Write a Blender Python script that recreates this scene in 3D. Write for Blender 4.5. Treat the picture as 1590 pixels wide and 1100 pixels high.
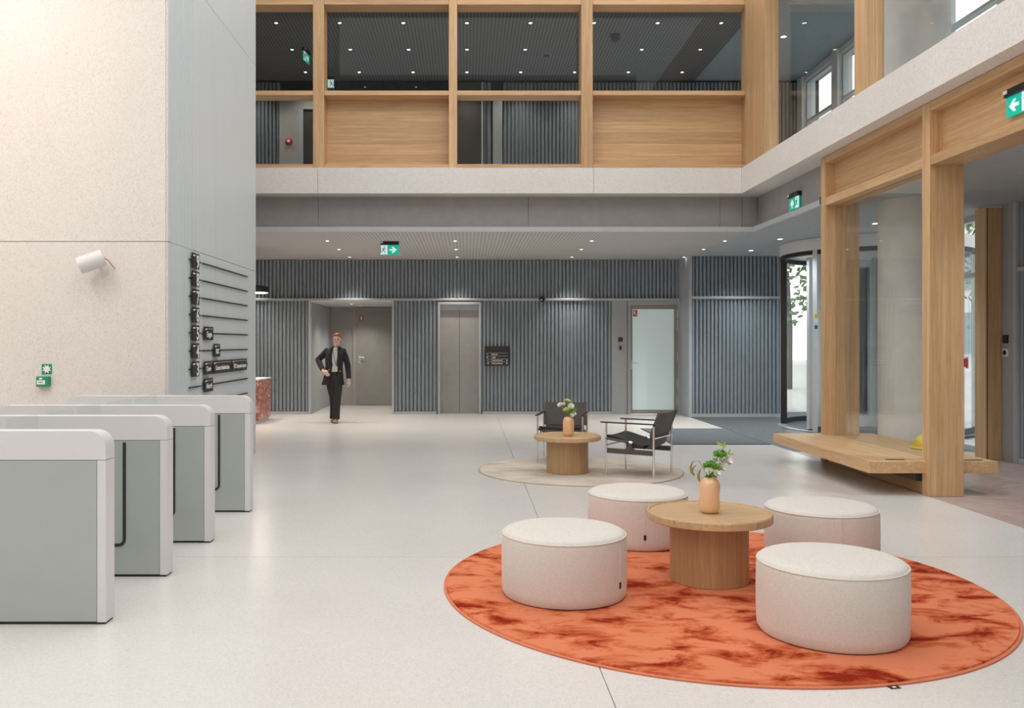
import bpy, bmesh, math, random
from mathutils import Vector, Matrix
random.seed(7)
for o in list(bpy.data.objects): bpy.data.objects.remove(o)
SC = bpy.context.scene
COL = SC.collection
PI = math.pi

# ------------------------------------------------------------------ camera
F = 1365.0                      # focal length in pixels of the 1590 x 1100 frame
CAMH = 1.47
cam = bpy.data.cameras.new('camera'); camo = bpy.data.objects.new('camera', cam); COL.objects.link(camo)
cam.sensor_fit = 'HORIZONTAL'; cam.sensor_width = 36.0; cam.lens = 36.0*F/1590.0
cam.shift_x = (795-725)/1590.0; cam.shift_y = (533-550)/1590.0
cam.clip_start = 0.05; cam.clip_end = 300
camo.location = (0, 0, CAMH); camo.rotation_euler = (PI/2, 0, 0)
SC.camera = camo
# ------------------------------------------------------------------ daylight and exposure
world = bpy.data.worlds.new('sky'); SC.world = world; world.use_nodes = True
wn = world.node_tree.nodes; wn.clear()
wo = wn.new('ShaderNodeOutputWorld'); wb = wn.new('ShaderNodeBackground')
wb.inputs['Color'].default_value = (1.0, 0.985, 0.97, 1); wb.inputs['Strength'].default_value = 1.95
world.node_tree.links.new(wb.outputs[0], wo.inputs[0])
SC.view_settings.view_transform = 'Standard'; SC.view_settings.look = 'None'
SC.view_settings.gamma = 1.0; SC.view_settings.use_curve_mapping = False
SC.view_settings.exposure = 0.09
def lamp(name, kind, loc, energy, color=(1,1,1), size=0.1, rot=(0,0,0), parent=None, spot=None, blend=0.6, sy=None):
    l = bpy.data.lights.new(name, kind); l.energy = energy; l.color = color
    if kind == 'AREA':
        l.size = size
        if sy: l.shape = 'RECTANGLE'; l.size_y = sy
    else: l.shadow_soft_size = size
    if kind == 'SPOT': l.spot_size = spot; l.spot_blend = blend
    o = bpy.data.objects.new(name, l); COL.objects.link(o); o.location = loc; o.rotation_euler = rot
    if parent: o.parent = parent
    return o
# warm wall washer of the gate zone, high above the stone wall
lamp('wall_washer', 'SPOT', (-4.9, 4.6, 6.6), 420, (1.0, 0.90, 0.80), 0.35, (math.radians(62), 0, math.radians(18)), spot=math.radians(100), blend=1.0)

# ------------------------------------------------------------------ materials
MATS = {}
def new_mat(name):
    m = bpy.data.materials.new(name); m.use_nodes = True; MATS[name] = m
    nt = m.node_tree; return m, nt, nt.nodes, nt.links, nt.nodes['Principled BSDF']
def setp(b, **k):
    for a, v in k.items():
        a = {'rough':'Roughness','metal':'Metallic','spec':'Specular IOR Level','coat':'Coat Weight','sheen':'Sheen Weight','trans':'Transmission Weight'}.get(a, a)
        b.inputs[a].default_value = v
def c4(c): return (c[0], c[1], c[2], 1)
def coords(n, l, scale=(1,1,1), kind='Object', rot=(0,0,0)):
    t = n.new('ShaderNodeTexCoord'); mp = n.new('ShaderNodeMapping')
    mp.inputs['Scale'].default_value = scale; mp.inputs['Rotation'].default_value = rot
    l.new(t.outputs[kind], mp.inputs['Vector']); return mp.outputs['Vector']
def noise(n, l, vec, scale, detail=3, rough=0.55, dist=0.0):
    x = n.new('ShaderNodeTexNoise'); x.inputs['Scale'].default_value = scale; x.inputs['Detail'].default_value = detail
    x.inputs['Roughness'].default_value = rough; x.inputs['Distortion'].default_value = dist
    l.new(vec, x.inputs['Vector']); return x.outputs['Fac']
def ramp(n, l, fac, stops):
    r = n.new('ShaderNodeValToRGB'); e = r.color_ramp.elements
    while len(e) < len(stops): e.new(0.5)
    for i, (p, c) in enumerate(stops): e[i].position = p; e[i].color = c4(c)
    l.new(fac, r.inputs['Fac']); return r.outputs['Color']
def bump(n, l, b, height, strength=0.2, dist=0.01):
    x = n.new('ShaderNodeBump'); x.inputs['Strength'].default_value = strength; x.inputs['Distance'].default_value = dist
    l.new(height, x.inputs['Height']); l.new(x.outputs['Normal'], b.inputs['Normal'])
def mixc(n, l, fac, a, b_, mode='MIX'):
    x = n.new('ShaderNodeMix'); x.data_type = 'RGBA'; x.blend_type = mode
    if isinstance(fac, (int, float)): x.inputs[0].default_value = fac
    else: l.new(fac, x.inputs[0])
    for i, v in ((6, a), (7, b_)):
        if isinstance(v, tuple): x.inputs[i].default_value = c4(v)
        else: l.new(v, x.inputs[i])
    return x.outputs[2]
def plain(name, col, rough=0.5, metal=0.0, var=0.06, scale=6.0, bumpy=0.0, **k):
    m, nt, n, l, b = new_mat(name); setp(b, rough=rough, metal=metal, **k)
    v = coords(n, l); f = noise(n, l, v, scale, 4)
    lo = tuple(max(0, c*(1-var)) for c in col); hi = tuple(min(1, c*(1+var)) for c in col)
    l.new(ramp(n, l, f, [(0.3, lo), (0.7, hi)]), b.inputs['Base Color'])
    if bumpy: bump(n, l, b, noise(n, l, v, scale*12, 3), bumpy, 0.004)
    return m
def emit(name, col, strength):
    m, nt, n, l, b = new_mat(name); setp(b, rough=0.4); b.inputs['Base Color'].default_value = c4(col)
    b.inputs['Emission Color'].default_value = c4(col); b.inputs['Emission Strength'].default_value = strength; return m
def wood(name, lo, hi, axis='z', rough=0.42, fine=1.0):
    m, nt, n, l, b = new_mat(name); setp(b, rough=rough)
    s = {'x':(0.7,22,22), 'y':(22,0.7,22), 'z':(22,22,0.7)}[axis]; s = tuple(a*fine for a in s)
    oi = n.new('ShaderNodeObjectInfo')
    t = n.new('ShaderNodeTexCoord'); add = n.new('ShaderNodeVectorMath'); add.operation = 'ADD'
    sc = n.new('ShaderNodeVectorMath'); sc.operation = 'SCALE'; cm = n.new('ShaderNodeCombineXYZ')
    for i in range(3): l.new(oi.outputs['Random'], cm.inputs[i])
    l.new(cm.outputs[0], sc.inputs[0]); sc.inputs['Scale'].default_value = 17.0
    l.new(t.outputs['Object'], add.inputs[0]); l.new(sc.outputs[0], add.inputs[1])
    mp = n.new('ShaderNodeMapping'); mp.inputs['Scale'].default_value = s; l.new(add.outputs[0], mp.inputs['Vector'])
    f1 = noise(n, l, mp.outputs[0], 1.0, 5, 0.62, 0.9)
    mp2 = n.new('ShaderNodeMapping'); mp2.inputs['Scale'].default_value = tuple(a*5 for a in s); l.new(add.outputs[0], mp2.inputs['Vector'])
    f2 = noise(n, l, mp2.outputs[0], 1.0, 3, 0.6)
    c1 = ramp(n, l, f1, [(0.25, lo), (0.55, tuple((a+c)/2 for a, c in zip(lo, hi))), (0.75, hi)])
    c2 = ramp(n, l, f2, [(0.3, (0.80,0.78,0.75)), (0.6, (1,1,1))])
    c = mixc(n, l, 1.0, c1, c2, 'MULTIPLY')
    tone = ramp(n, l, oi.outputs['Random'], [(0, (0.86,0.84,0.82)), (1, (1.06,1.05,1.03))])
    l.new(mixc(n, l, 1.0, c, tone, 'MULTIPLY'), b.inputs['Base Color'])
    bump(n, l, b, f2, 0.08, 0.004); return m
OAK_LO, OAK_HI = (0.56, 0.335, 0.16), (0.80, 0.56, 0.33)
WOODZ = wood('oak_vertical', OAK_LO, OAK_HI, 'z'); WOODX = wood('oak_along_x', OAK_LO, OAK_HI, 'x'); WOODY = wood('oak_along_y', OAK_LO, OAK_HI, 'y')
TABZ = wood('table_oak_vertical', (0.46,0.275,0.135), (0.64,0.42,0.225), 'z', 0.45, 1.5); TABX = wood('table_oak_top', (0.55,0.36,0.19), (0.74,0.53,0.315), 'x', 0.4, 1.2)
def terrazzo(name, base, speck, rough, amount=0.5, rscale=90, coat=0.0):
    m, nt, n, l, b = new_mat(name); setp(b, rough=rough, coat=coat)
    v = coords(n, l)
    vo = n.new('ShaderNodeTexVoronoi'); vo.inputs['Scale'].default_value = rscale; l.new(v, vo.inputs['Vector'])
    cell = ramp(n, l, vo.outputs['Color'], [(0.0, tuple(c*0.90 for c in base)), (0.5, base), (1.0, tuple(min(1, c*1.06) for c in base))])
    f = noise(n, l, v, 38, 2, 0.5)
    sp = ramp(n, l, f, [(0.655, (0,0,0)), (0.72, (amount,)*3)])
    c = mixc(n, l, sp, cell, speck)
    cl = ramp(n, l, noise(n, l, v, 0.9, 3), [(0.3, (0.95,0.945,0.94)), (0.7, (1,1,1))])
    l.new(mixc(n, l, 1.0, c, cl, 'MULTIPLY'), b.inputs['Base Color']); return m
FLOOR = terrazzo('white_terrazzo', (0.71,0.68,0.655), (0.55,0.51,0.47), 0.24, 0.5, 120)
STONE = terrazzo('stone_cladding', (0.77,0.72,0.675), (0.52,0.45,0.40), 0.6, 0.38, 80)
BEAMST = terrazzo('beam_stone', (0.78,0.745,0.71), (0.55,0.49,0.44), 0.6, 0.45, 60)
CONC = plain('column_concrete', (0.70,0.67,0.63), 0.75, var=0.10, scale=2.5, bumpy=0.12)
def redterr():
    m, nt, n, l, b = new_mat('red_terrazzo'); setp(b, rough=0.35); v = coords(n, l)
    vo = n.new('ShaderNodeTexVoronoi'); vo.inputs['Scale'].default_value = 26; l.new(v, vo.inputs['Vector'])
    l.new(ramp(n, l, vo.outputs['Color'], [(0.0,(0.26,0.06,0.045)),(0.35,(0.42,0.13,0.095)),(0.62,(0.33,0.09,0.07)),(0.8,(0.72,0.55,0.46)),(1,(0.2,0.05,0.04))]), b.inputs['Base Color']); return m
REDT = redterr(); FARW = plain('atrium_render', (0.50,0.47,0.44), 0.8, var=0.03)
GREY = plain('grey_panel', (0.37,0.385,0.40), 0.55, var=0.04)
GREYW = plain('warm_grey_panel', (0.36,0.345,0.33), 0.55, var=0.05)
GREYD = plain('door_grey', (0.29,0.275,0.255), 0.5, var=0.05)
FLUTE = plain('fluted_metal', (0.275,0.315,0.35), 0.42, var=0.04, scale=2)
RAILM = plain('rail_metal', (0.46,0.48,0.50), 0.4, var=0.03)
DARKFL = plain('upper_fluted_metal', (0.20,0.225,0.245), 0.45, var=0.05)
def metal_side():
    m, nt, n, l, b = new_mat('pillar_metal'); setp(b, rough=0.42, metal=0.0)
    v = coords(n, l, (1, 60, 0.25)); f = noise(n, l, v, 1.0, 2)
    l.new(ramp(n, l, f, [(0.3,(0.58,0.63,0.655)),(0.7,(0.63,0.68,0.705))]), b.inputs['Base Color']); bump(n, l, b, f, 0.12, 0.004); return m
PILM = metal_side()
def perf(name, col, dark, period, axis='x'):
    m, nt, n, l, b = new_mat(name); setp(b, rough=0.7)
    v = coords(n, l); w = n.new('ShaderNodeTexWave'); w.wave_type = 'BANDS'; w.bands_direction = 'X' if axis == 'x' else 'Y'
    w.inputs['Scale'].default_value = 2*PI/20.0/period; w.inputs['Distortion'].default_value = 0.0; l.new(v, w.inputs['Vector'])
    l.new(ramp(n, l, w.outputs['Fac'], [(0.3, dark), (0.7, col)]), b.inputs['Base Color']); return m
CEILL = perf('perforated_ceiling', (0.54,0.52,0.50), (0.40,0.385,0.37), 0.06)
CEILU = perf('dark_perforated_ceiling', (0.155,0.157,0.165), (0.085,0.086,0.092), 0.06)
CEILT = perf('daylight_tinted_ceiling', (0.30,0.36,0.39), (0.22,0.27,0.30), 0.06)  # daylight on the right upper ceiling put into its colour, bluer and lighter
CEILR = plain('lobby_ceiling', (0.40,0.425,0.44), 0.7, var=0.05)
WHITE = plain('white_powder_coat', (0.70,0.695,0.69), 0.35, var=0.015)
BLACK = plain('black_satin', (0.014,0.013,0.013), 0.4, var=0.1)
BLACKP = plain('black_sign_plate', (0.026,0.022,0.022), 0.4, var=0.1)
OFFW = plain('sign_lettering_white', (0.85,0.85,0.84), 0.5, var=0.01)
GATEG = plain('gate_green_glass', (0.40,0.435,0.41), 0.10, var=0.02, coat=0.5)
CHROME = plain('chrome', (0.80,0.80,0.80), 0.12, 1.0, var=0.02)
ALU = plain('aluminium', (0.60,0.62,0.63), 0.38, 0.3, var=0.03)
LEATH = plain('black_leather', (0.022,0.021,0.023), 0.42, var=0.2, scale=20, bumpy=0.15)
BROWNL = plain('dark_brown_leather', (0.055,0.042,0.036), 0.5, var=0.15, scale=20, bumpy=0.1)
BROWNB = plain('bronze_steel', (0.085,0.068,0.058), 0.5, var=0.1)
def fabric():
    m, nt, n, l, b = new_mat('oatmeal_fabric'); setp(b, rough=0.9, sheen=0.15)
    va = coords(n, l, (70,70,420)); vb = coords(n, l, (380,380,70))
    f1 = noise(n, l, va, 1.0, 2); f2 = noise(n, l, vb, 1.0, 2)
    ad = n.new('ShaderNodeMath'); ad.operation = 'ADD'; l.new(f1, ad.inputs[0]); l.new(f2, ad.inputs[1])
    hf = n.new('ShaderNodeMath'); hf.operation = 'MULTIPLY'; hf.inputs[1].default_value = 0.5; l.new(ad.outputs[0], hf.inputs[0])
    l.new(ramp(n, l, hf.outputs[0], [(0.34,(0.60,0.56,0.51)),(0.64,(0.75,0.712,0.66))]), b.inputs['Base Color']); bump(n, l, b, hf.outputs[0], 0.35, 0.004); return m
FABRIC = fabric()
def rugm(name, hi, mid, lo, scale, p0, p1):
    m, nt, n, l, b = new_mat(name); setp(b, rough=0.95, sheen=0.0, spec=0.1)
    v = coords(n, l, (0.75,1.25,1), rot=(0,0,0.25)); f = noise(n, l, v, scale, 7, 0.66, 0.45)
    f2 = noise(n, l, v, 220, 2)
    c = ramp(n, l, f, [(p0, lo), ((p0+p1)/2, mid), (p1, hi)])
    l.new(mixc(n, l, 0.35, c, ramp(n, l, f2, [(0.3,(0.6,0.6,0.6)),(0.7,(1,1,1))]), 'MULTIPLY'), b.inputs['Base Color'])
    bump(n, l, b, f2, 0.5, 0.004); return m
RUGO = rugm('orange_pile', (0.72,0.235,0.118), (0.56,0.125,0.048), (0.26,0.020,0.004), 4.2, 0.375, 0.535)  # dark blotches put the shading of the velvet pile into the colour
RUGOE = plain('orange_binding', (0.62,0.19,0.09), 0.8, var=0.08)
RUGB = rugm('beige_pile', (0.67,0.60,0.52), (0.60,0.53,0.45), (0.47,0.40,0.33), 3.0, 0.34, 0.58)
RUGBE = plain('beige_binding', (0.45,0.36,0.27), 0.8, var=0.08)
MAT = plain('charcoal_mat', (0.11,0.128,0.142), 0.95, var=0.2, scale=60, bumpy=0.3)
GRILL = plain('mat_well_metal', (0.30,0.32,0.335), 0.4, 0.4, var=0.05); GRILLD = plain('mat_well_dark', (0.05,0.055,0.06), 0.9)
VASE = plain('peach_glaze', (0.82,0.50,0.27), 0.15, var=0.03, coat=0.6)
def bricks():
    m, nt, n, l, b = new_mat('pink_brick_paving'); setp(b, rough=0.35)
    v = coords(n, l); bt = n.new('ShaderNodeTexBrick'); l.new(v, bt.inputs['Vector'])
    bt.inputs['Color1'].default_value = (0.50,0.385,0.345,1); bt.inputs['Color2'].default_value = (0.40,0.29,0.255,1); bt.inputs['Mortar'].default_value = (0.45,0.38,0.35,1)
    bt.inputs['Scale'].default_value = 4.5; bt.inputs['Mortar Size'].default_value = 0.006
    l.new(bt.outputs['Color'], b.inputs['Base Color']); return m
BRICKF = bricks()
def glassm(name, tint, base=0.03, edge=0.55):
    m = bpy.data.materials.new(name); m.use_nodes = True; nt = m.node_tree; n = nt.nodes; l = nt.links; n.clear()
    out = n.new('ShaderNodeOutputMaterial'); tr = n.new('ShaderNodeBsdfTransparent'); tr.inputs[0].default_value = c4(tint)
    gl = n.new('ShaderNodeBsdfGlossy'); gl.inputs['Roughness'].default_value = 0.0; gl.inputs[0].default_value = (0.95,1,1,1)
    lw = n.new('ShaderNodeLayerWeight'); lw.inputs['Blend'].default_value = 0.5
    pw = n.new('ShaderNodeMath'); pw.operation = 'POWER'; pw.inputs[1].default_value = 4.0; l.new(lw.outputs['Facing'], pw.inputs[0])
    mu = n.new('ShaderNodeMath'); mu.operation = 'MULTIPLY_ADD'; mu.inputs[1].default_value = edge; mu.inputs[2].default_value = base; l.new(pw.outputs[0], mu.inputs[0])
    mx = n.new('ShaderNodeMixShader'); l.new(mu.outputs[0], mx.inputs[0]); l.new(tr.outputs[0], mx.inputs[1]); l.new(gl.outputs[0], mx.inputs[2]); l.new(mx.outputs[0], out.inputs[0])
    MATS[name] = m; return m
GLASS = glassm('clear_glass', (0.955,0.97,0.97)); GLASSD = glassm('upper_glass', (0.93,0.95,0.955), 0.010, 0.35)
FROST = plain('frosted_glass', (0.60,0.70,0.70), 0.5, var=0.01)
FROSTL = emit('lit_frosted_glass', (0.62,0.74,0.74), 0.16)
LENS = emit('downlight_lens', (1.0,0.98,0.95), 14.0); LENSP = emit('pendant_diffuser', (1.0,0.93,0.84), 5.0)
GREENE = emit('exit_green', (0.0,0.36,0.26), 0.75); WHITEE = emit('exit_white', (0.78,0.86,0.86), 0.55)
GREENS = plain('sign_green', (0.012,0.27,0.13), 0.5, var=0.03); RED = plain('signal_red', (0.50,0.03,0.04), 0.45, var=0.05)
REDS = plain('sticker_red', (0.40,0.09,0.08), 0.5); YEL = plain('helmet_yellow', (0.80,0.55,0.015), 0.3, var=0.03)
BLUES = plain('sticker_blue', (0.02,0.10,0.28), 0.5); DKWOOD = plain('dark_veneer', (0.045,0.036,0.032), 0.5, var=0.25, scale=3)
BLKGL = plain('black_glazing', (0.006,0.007,0.008), 0.06, var=0.1)
SKIN = plain('skin', (0.66,0.42,0.32), 0.5, var=0.04, scale=20); HAIR = plain('auburn_hair', (0.24,0.075,0.025), 0.45, var=0.25, scale=40)
CLOTH = plain('black_suit_cloth', (0.016,0.015,0.018), 0.85, var=0.2, scale=30, bumpy=0.1); TROU = plain('charcoal_trouser_cloth', (0.022,0.020,0.021), 0.85, var=0.2, scale=30, bumpy=0.1)
SHIRT = plain('pale_shirt', (0.58,0.62,0.68), 0.8, var=0.04); SHOE = plain('pewter_shoe', (0.26,0.21,0.18), 0.3, var=0.15); CARD = plain('badge_card', (0.60,0.56,0.36), 0.4)
LEAF = plain('leaf_green', (0.10,0.27,0.025), 0.45, var=0.25, scale=30); LIME = plain('lime_petal', (0.36,0.50,0.06), 0.5, var=0.2, scale=30)
PETAL = plain('white_petal', (0.80,0.78,0.71), 0.6, var=0.05, scale=30); STEM = plain('stem_green', (0.20,0.33,0.06), 0.5); SEED = plain('dry_seed_head', (0.30,0.25,0.06), 0.7, var=0.25, scale=80)
MOSS = plain('moss_bloom', (0.13,0.36,0.03), 0.8, var=0.35, scale=60, bumpy=0.6)
SLAB = plain('slab_concrete', (0.5,0.49,0.48), 0.8); ASPH = plain('street_paving', (0.55,0.55,0.54), 0.9, var=0.1, scale=3)
FACADE = plain('pale_render', (0.70,0.70,0.68), 0.8, var=0.04); WINDK = plain('far_window_glass', (0.22,0.28,0.31), 0.1); BARK = plain('bark', (0.12,0.09,0.07), 0.9); FOLI = plain('street_tree_leaves', (0.13,0.21,0.08), 0.7, var=0.4, scale=8)
WPAINT = plain('window_frame_paint', (0.55,0.57,0.58), 0.45, var=0.03)

# ------------------------------------------------------------------ mesh helpers
class B:
    def __init__(s): s.bm = bmesh.new(); s.smooth = False
    def box(s, x0, x1, y0, y1, z0, z1, bev=0.0, seg=2):
        r = bmesh.ops.create_cube(s.bm, size=1.0); vs = r['verts']
        for v in vs: v.co = Vector(((x0+x1)/2+v.co.x*(x1-x0), (y0+y1)/2+v.co.y*(y1-y0), (z0+z1)/2+v.co.z*(z1-z0)))
        if bev > 0:
            es = list({e for v in vs for e in v.link_edges}); bmesh.ops.bevel(s.bm, geom=es, offset=bev, segments=seg, profile=0.5, affect='EDGES')
        return s
    def ring(s, c, u, w, ru, rw, n):
        return [s.bm.verts.new(c + u*(ru*math.cos(2*PI*i/n)) + w*(rw*math.sin(2*PI*i/n))) for i in range(n)]
    def skin(s, a, b):
        n = len(a)
        for i in range(n): s.bm.faces.new((a[i], a[(i+1) % n], b[(i+1) % n], b[i]))
    def tube(s, pts, r, n=10, cap=True, flat=1.0):
        pts = [Vector(p) for p in pts]; rs = r if isinstance(r, (list, tuple)) else [r]*len(pts); rings = []; prev = None
        for i, p in enumerate(pts):
            t = (pts[min(i+1, len(pts)-1)] - pts[max(i-1, 0)]).normalized()
            if prev is None: u = t.orthogonal().normalized()
            else: u = (prev - t*prev.dot(t)).normalized()
            prev = u; w = t.cross(u); rings.append(s.ring(p, u, w, rs[i], rs[i]*flat, n))
        for a, b in zip(rings, rings[1:]): s.skin(a, b)
        if cap: s.bm.faces.new(rings[0][::-1]); s.bm.faces.new(rings[-1])
        s.smooth = True; return s
    def lathe(s, prof, n=48, c=(0,0,0), a0=0.0, a1=2*PI, close=False):
        c = Vector(c); full = abs(a1-a0-2*PI) < 1e-6; m = n if full else n+1; cols = []
        for i in range(m):
            a = a0+(a1-a0)*i/n
            cols.append([s.bm.verts.new(c+Vector((r*math.cos(a), r*math.sin(a), z))) for r, z in prof])
        k = len(prof)
        for i in range(n):
            A, Bc = cols[i], cols[(i+1) % m]
            for j in range(k if close else k-1):
                j2 = (j+1) % k; q = []
                for v in (A[j], Bc[j], Bc[j2], A[j2]):
                    if v not in q: q.append(v)
                s.bm.faces.new(q)
        if not full and close:
            s.bm.faces.new(cols[0]); s.bm.faces.new(cols[-1][::-1])
        bmesh.ops.remove_doubles(s.bm, verts=[v for cc in cols for v in cc], dist=1e-6)
        s.smooth = True; return s
    def prism(s, pts, a, b, plane='xz'):
        def V(p, d):
            if plane == 'xz': return Vector((p[0], d, p[1]))
            if plane == 'yz': return Vector((d, p[0], p[1]))
            return Vector((p[0], p[1], d))
        A = [s.bm.verts.new(V(p, a)) for p in pts]; C = [s.bm.verts.new(V(p, b)) for p in pts]
        s.bm.faces.new(A); s.bm.faces.new(C[::-1])
        for i in range(len(pts)): j = (i+1) % len(pts); s.bm.faces.new((A[j], A[i], C[i], C[j]))
        return s
    def ball(s, c, r, u=16, v=10, sc=(1,1,1), rot=None):
        r_ = bmesh.ops.create_uvsphere(s.bm, u_segments=u, v_segments=v, radius=r)
        M = Matrix.Diagonal(Vector(sc)); M = (rot @ M) if rot else M
        for x in r_['verts']: x.co = M @ x.co + Vector(c)
        s.smooth = True; return s
    def loft(s, secs, n=24):
        """secs: (cx, cy, cz, rx, ry) horizontal ellipses"""
        rings = [s.ring(Vector(q[:3]), Vector((1,0,0)), Vector((0,1,0)), q[3], q[4], n) for q in secs]
        for a, b in zip(rings, rings[1:]): s.skin(a, b)
        s.bm.faces.new(rings[0][::-1]); s.bm.faces.new(rings[-1]); s.smooth = True; return s
    def quad(s, *ps): s.bm.faces.new([s.bm.verts.new(Vector(p)) for p in ps]); return s
    def mesh(s, name):
        bmesh.ops.recalc_face_normals(s.bm, faces=s.bm.faces[:])
        me = bpy.data.meshes.new(name); s.bm.to_mesh(me); s.bm.free()
        if s.smooth:
            for p in me.polygons: p.use_smooth = True
            try: me.set_sharp_from_angle(angle=math.radians(38))
            except Exception: pass
        return me
    def go(s, name, mat, parent=None, loc=None, rot=None, **tags):
        me = s.mesh(name); me.materials.append(mat); o = bpy.data.objects.new(name, me); COL.objects.link(o)
        if parent is None and loc is None and me.vertices:
            xs = [v.co for v in me.vertices]; c = Vector(((min(v.x for v in xs)+max(v.x for v in xs))/2, (min(v.y for v in xs)+max(v.y for v in xs))/2, min(v.z for v in xs)))
            me.transform(Matrix.Translation(-c)); o.location = c
        if loc is not None: o.location = loc
        if rot is not None: o.rotation_euler = rot
        if parent: o.parent = parent
        for k, v in tags.items(): o[k] = v
        return o
def box(name, mat, x0, x1, y0, y1, z0, z1, parent=None, bev=0.0, **t): return B().box(x0, x1, y0, y1, z0, z1, bev).go(name, mat, parent, **t)
def tag(o, label, cat, group=None, kind=None):
    o['label'] = label; o['category'] = cat
    if group: o['group'] = group
    if kind: o['kind'] = kind
    return o
def thing(name, label, cat, loc=(0,0,0), rz=0.0, group=None, kind=None):
    o = bpy.data.objects.new(name, None); COL.objects.link(o); o.empty_display_size = 0.1
    o.location = loc; o.rotation_euler = (0, 0, rz); return tag(o, label, cat, group, kind)
def kids(o): return [c for c in COL.objects if c.parent == o]
def dup(o, parent=None, loc=None, rz=None):
    c = o.copy(); COL.objects.link(c); c.parent = parent
    if loc is not None: c.location = loc
    if rz is not None: c.rotation_euler = (0, 0, rz)
    for ch in kids(o): dup(ch, c)
    return c
def bake(o):
    dg = bpy.context.evaluated_depsgraph_get(); dg.update()
    me = bpy.data.meshes.new_from_object(o.evaluated_get(dg)); mats = [m for m in o.data.materials]
    o.modifiers.clear(); o.data = me
    if not me.materials:
        for m in mats: me.materials.append(m)
    for p in me.polygons: p.use_smooth = True
def fuse(o, voxel, smooth=6, fac=0.5):
    r = o.modifiers.new('Remesh', 'REMESH'); r.mode = 'VOXEL'; r.voxel_size = voxel; r.use_smooth_shade = True
    if smooth: sm = o.modifiers.new('Smooth', 'SMOOTH'); sm.iterations = smooth; sm.factor = fac
    bake(o)
def text(name, body, size, mat, parent, M, xs=1.0, align='LEFT', name_part='lettering'):
    cu = bpy.data.curves.new('t', 'FONT'); cu.body = body; cu.size = size; cu.align_x = align; cu.align_y = 'CENTER'; cu.extrude = 0.0008; cu.offset = size*0.022; cu.resolution_u = 3
    t = bpy.data.objects.new('t', cu); COL.objects.link(t)
    dg = bpy.context.evaluated_depsgraph_get(); dg.update()
    me = bpy.data.meshes.new_from_object(t.evaluated_get(dg)); bpy.data.objects.remove(t)
    me.transform(Matrix.Diagonal((xs, 1, 1, 1))); me.transform(M); me.name = name_part
    me.materials.clear(); me.materials.append(mat)
    o = bpy.data.objects.new(name_part, me); COL.objects.link(o); o.parent = parent; return o
FACE_Y = Matrix(((1,0,0,0),(0,0,-1,0),(0,1,0,0),(0,0,0,1)))      # text standing, facing -Y

def flutes(name, mat, parent, a0, a1, z0, z1, pos, facing='y', pitch=0.0777, depth=0.060):
    """fluted metal sheet: facing 'y' runs in X and looks to -Y; facing 'x' runs in Y and looks to -X"""
    b = B(); n = max(1, int(round((a1-a0)/pitch))); p = (a1-a0)/n
    prof = [(0,0),(0.15,0),(0.17,0.72),(0.24,0.90),(0.36,0.985),(0.50,1.0),(0.64,0.985),(0.76,0.90),(0.83,0.72),(0.85,0)]
    P = [(a0+(i+t)*p, h*depth) for i in range(n) for t, h in prof] + [(a1, 0)]
    prev = None
    for u, h in P:
        q = [(u, pos-h, z) for z in (z0, z1)] if facing == 'y' else [(pos-h, u, z) for z in (z0, z1)]
        cur = [b.bm.verts.new(v) for v in q]
        if prev: b.bm.faces.new((prev[0], cur[0], cur[1], prev[1]))
        prev = cur
    return b.go(name, mat, parent, kind='stuff')

# ------------------------------------------------------------------ key dimensions (metres; x right, y away, z up)
YB = 18.15        # rear wall of the lobby
YC = 13.65        # front edge of the low lobby ceiling
ZC = 3.20         # low ceiling
ZU = 6.91         # ceiling of the upper level
XS = 4.24         # inner face of the right stone beam
YS = 13.56        # inner face of the rear stone beam
XW = 4.42         # inner face of the lower oak screen
XR = 4.30         # inner face of the upper oak screen
XE = 6.95         # glazed street facade
PX, PY0, PY1 = -2.827, 8.30, 11.77   # stone pillar

# ------------------------------------------------------------------ floor
fl = thing('floor', 'polished off-white terrazzo floor in large slabs with thin joints', 'floor', kind='structure')
box('sub_floor', SLAB, -9, 7.3, -10, 22.6, -0.20, -0.022, fl)
xs = [-9, -6.8, 0.6, XW]; ys = [-10, -1.57, 6.04, 13.65, 22.6]
for i in range(3):
    for j in range(4):
        x1 = xs[i+1]
        box('floor_slab', FLOOR, xs[i]+0.002, x1-0.002, ys[j]+0.002, ys[j+1]-0.002, -0.022, 0.0, fl)
box('brick_paving', BRICKF, XW+0.004, 7.3, -10, 11.9, -0.022, -0.001, fl)
box('mat_well', GRILLD, XW+0.004, 7.3, 11.904, 17.42, -0.022, -0.008, fl)
g = B()
x = XW+0.02
while x < 7.25: g.box(x, x+0.022, 11.92, 17.40, -0.008, 0.001); x += 0.045
g.go('entrance_mat_bars', GRILL, fl, kind='stuff')

# ------------------------------------------------------------------ stone pillar with directory wall
wl = thing('wall_left', 'tall stone-clad core beside the gates with a pale grey metal flank', 'wall', kind='structure')
box('core', SLAB, -9, PX-0.03, PY0+0.03, PY1-0.02, 0, 14, wl)
zs = [0, 2.43, 5.18, 7.93, 10.68, 14]
for a, c in zip(zs, zs[1:]):
    for xa, xb in ((-9, -5.9), (-5.896, PX-0.016)): box('stone_panel', STONE, xa, xb, PY0, PY0+0.03, a+0.003, c-0.003, wl)
    box('stone_edge_strip', STONE, PX-0.012, PX, PY0, PY0+0.03, a+0.003, c-0.003, wl)
    box('metal_panel', PILM, PX-0.03, PX-0.001, PY0+0.034, PY1, a+0.003, c-0.003, wl)
rb = B()
for i in range(14): y = PY0+0.10+i*0.05; rb.box(PX-0.001, PX+0.0015, y, y+0.02, 0, 14)
rb.go('fine_ribs', PILM, wl, kind='stuff')

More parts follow.
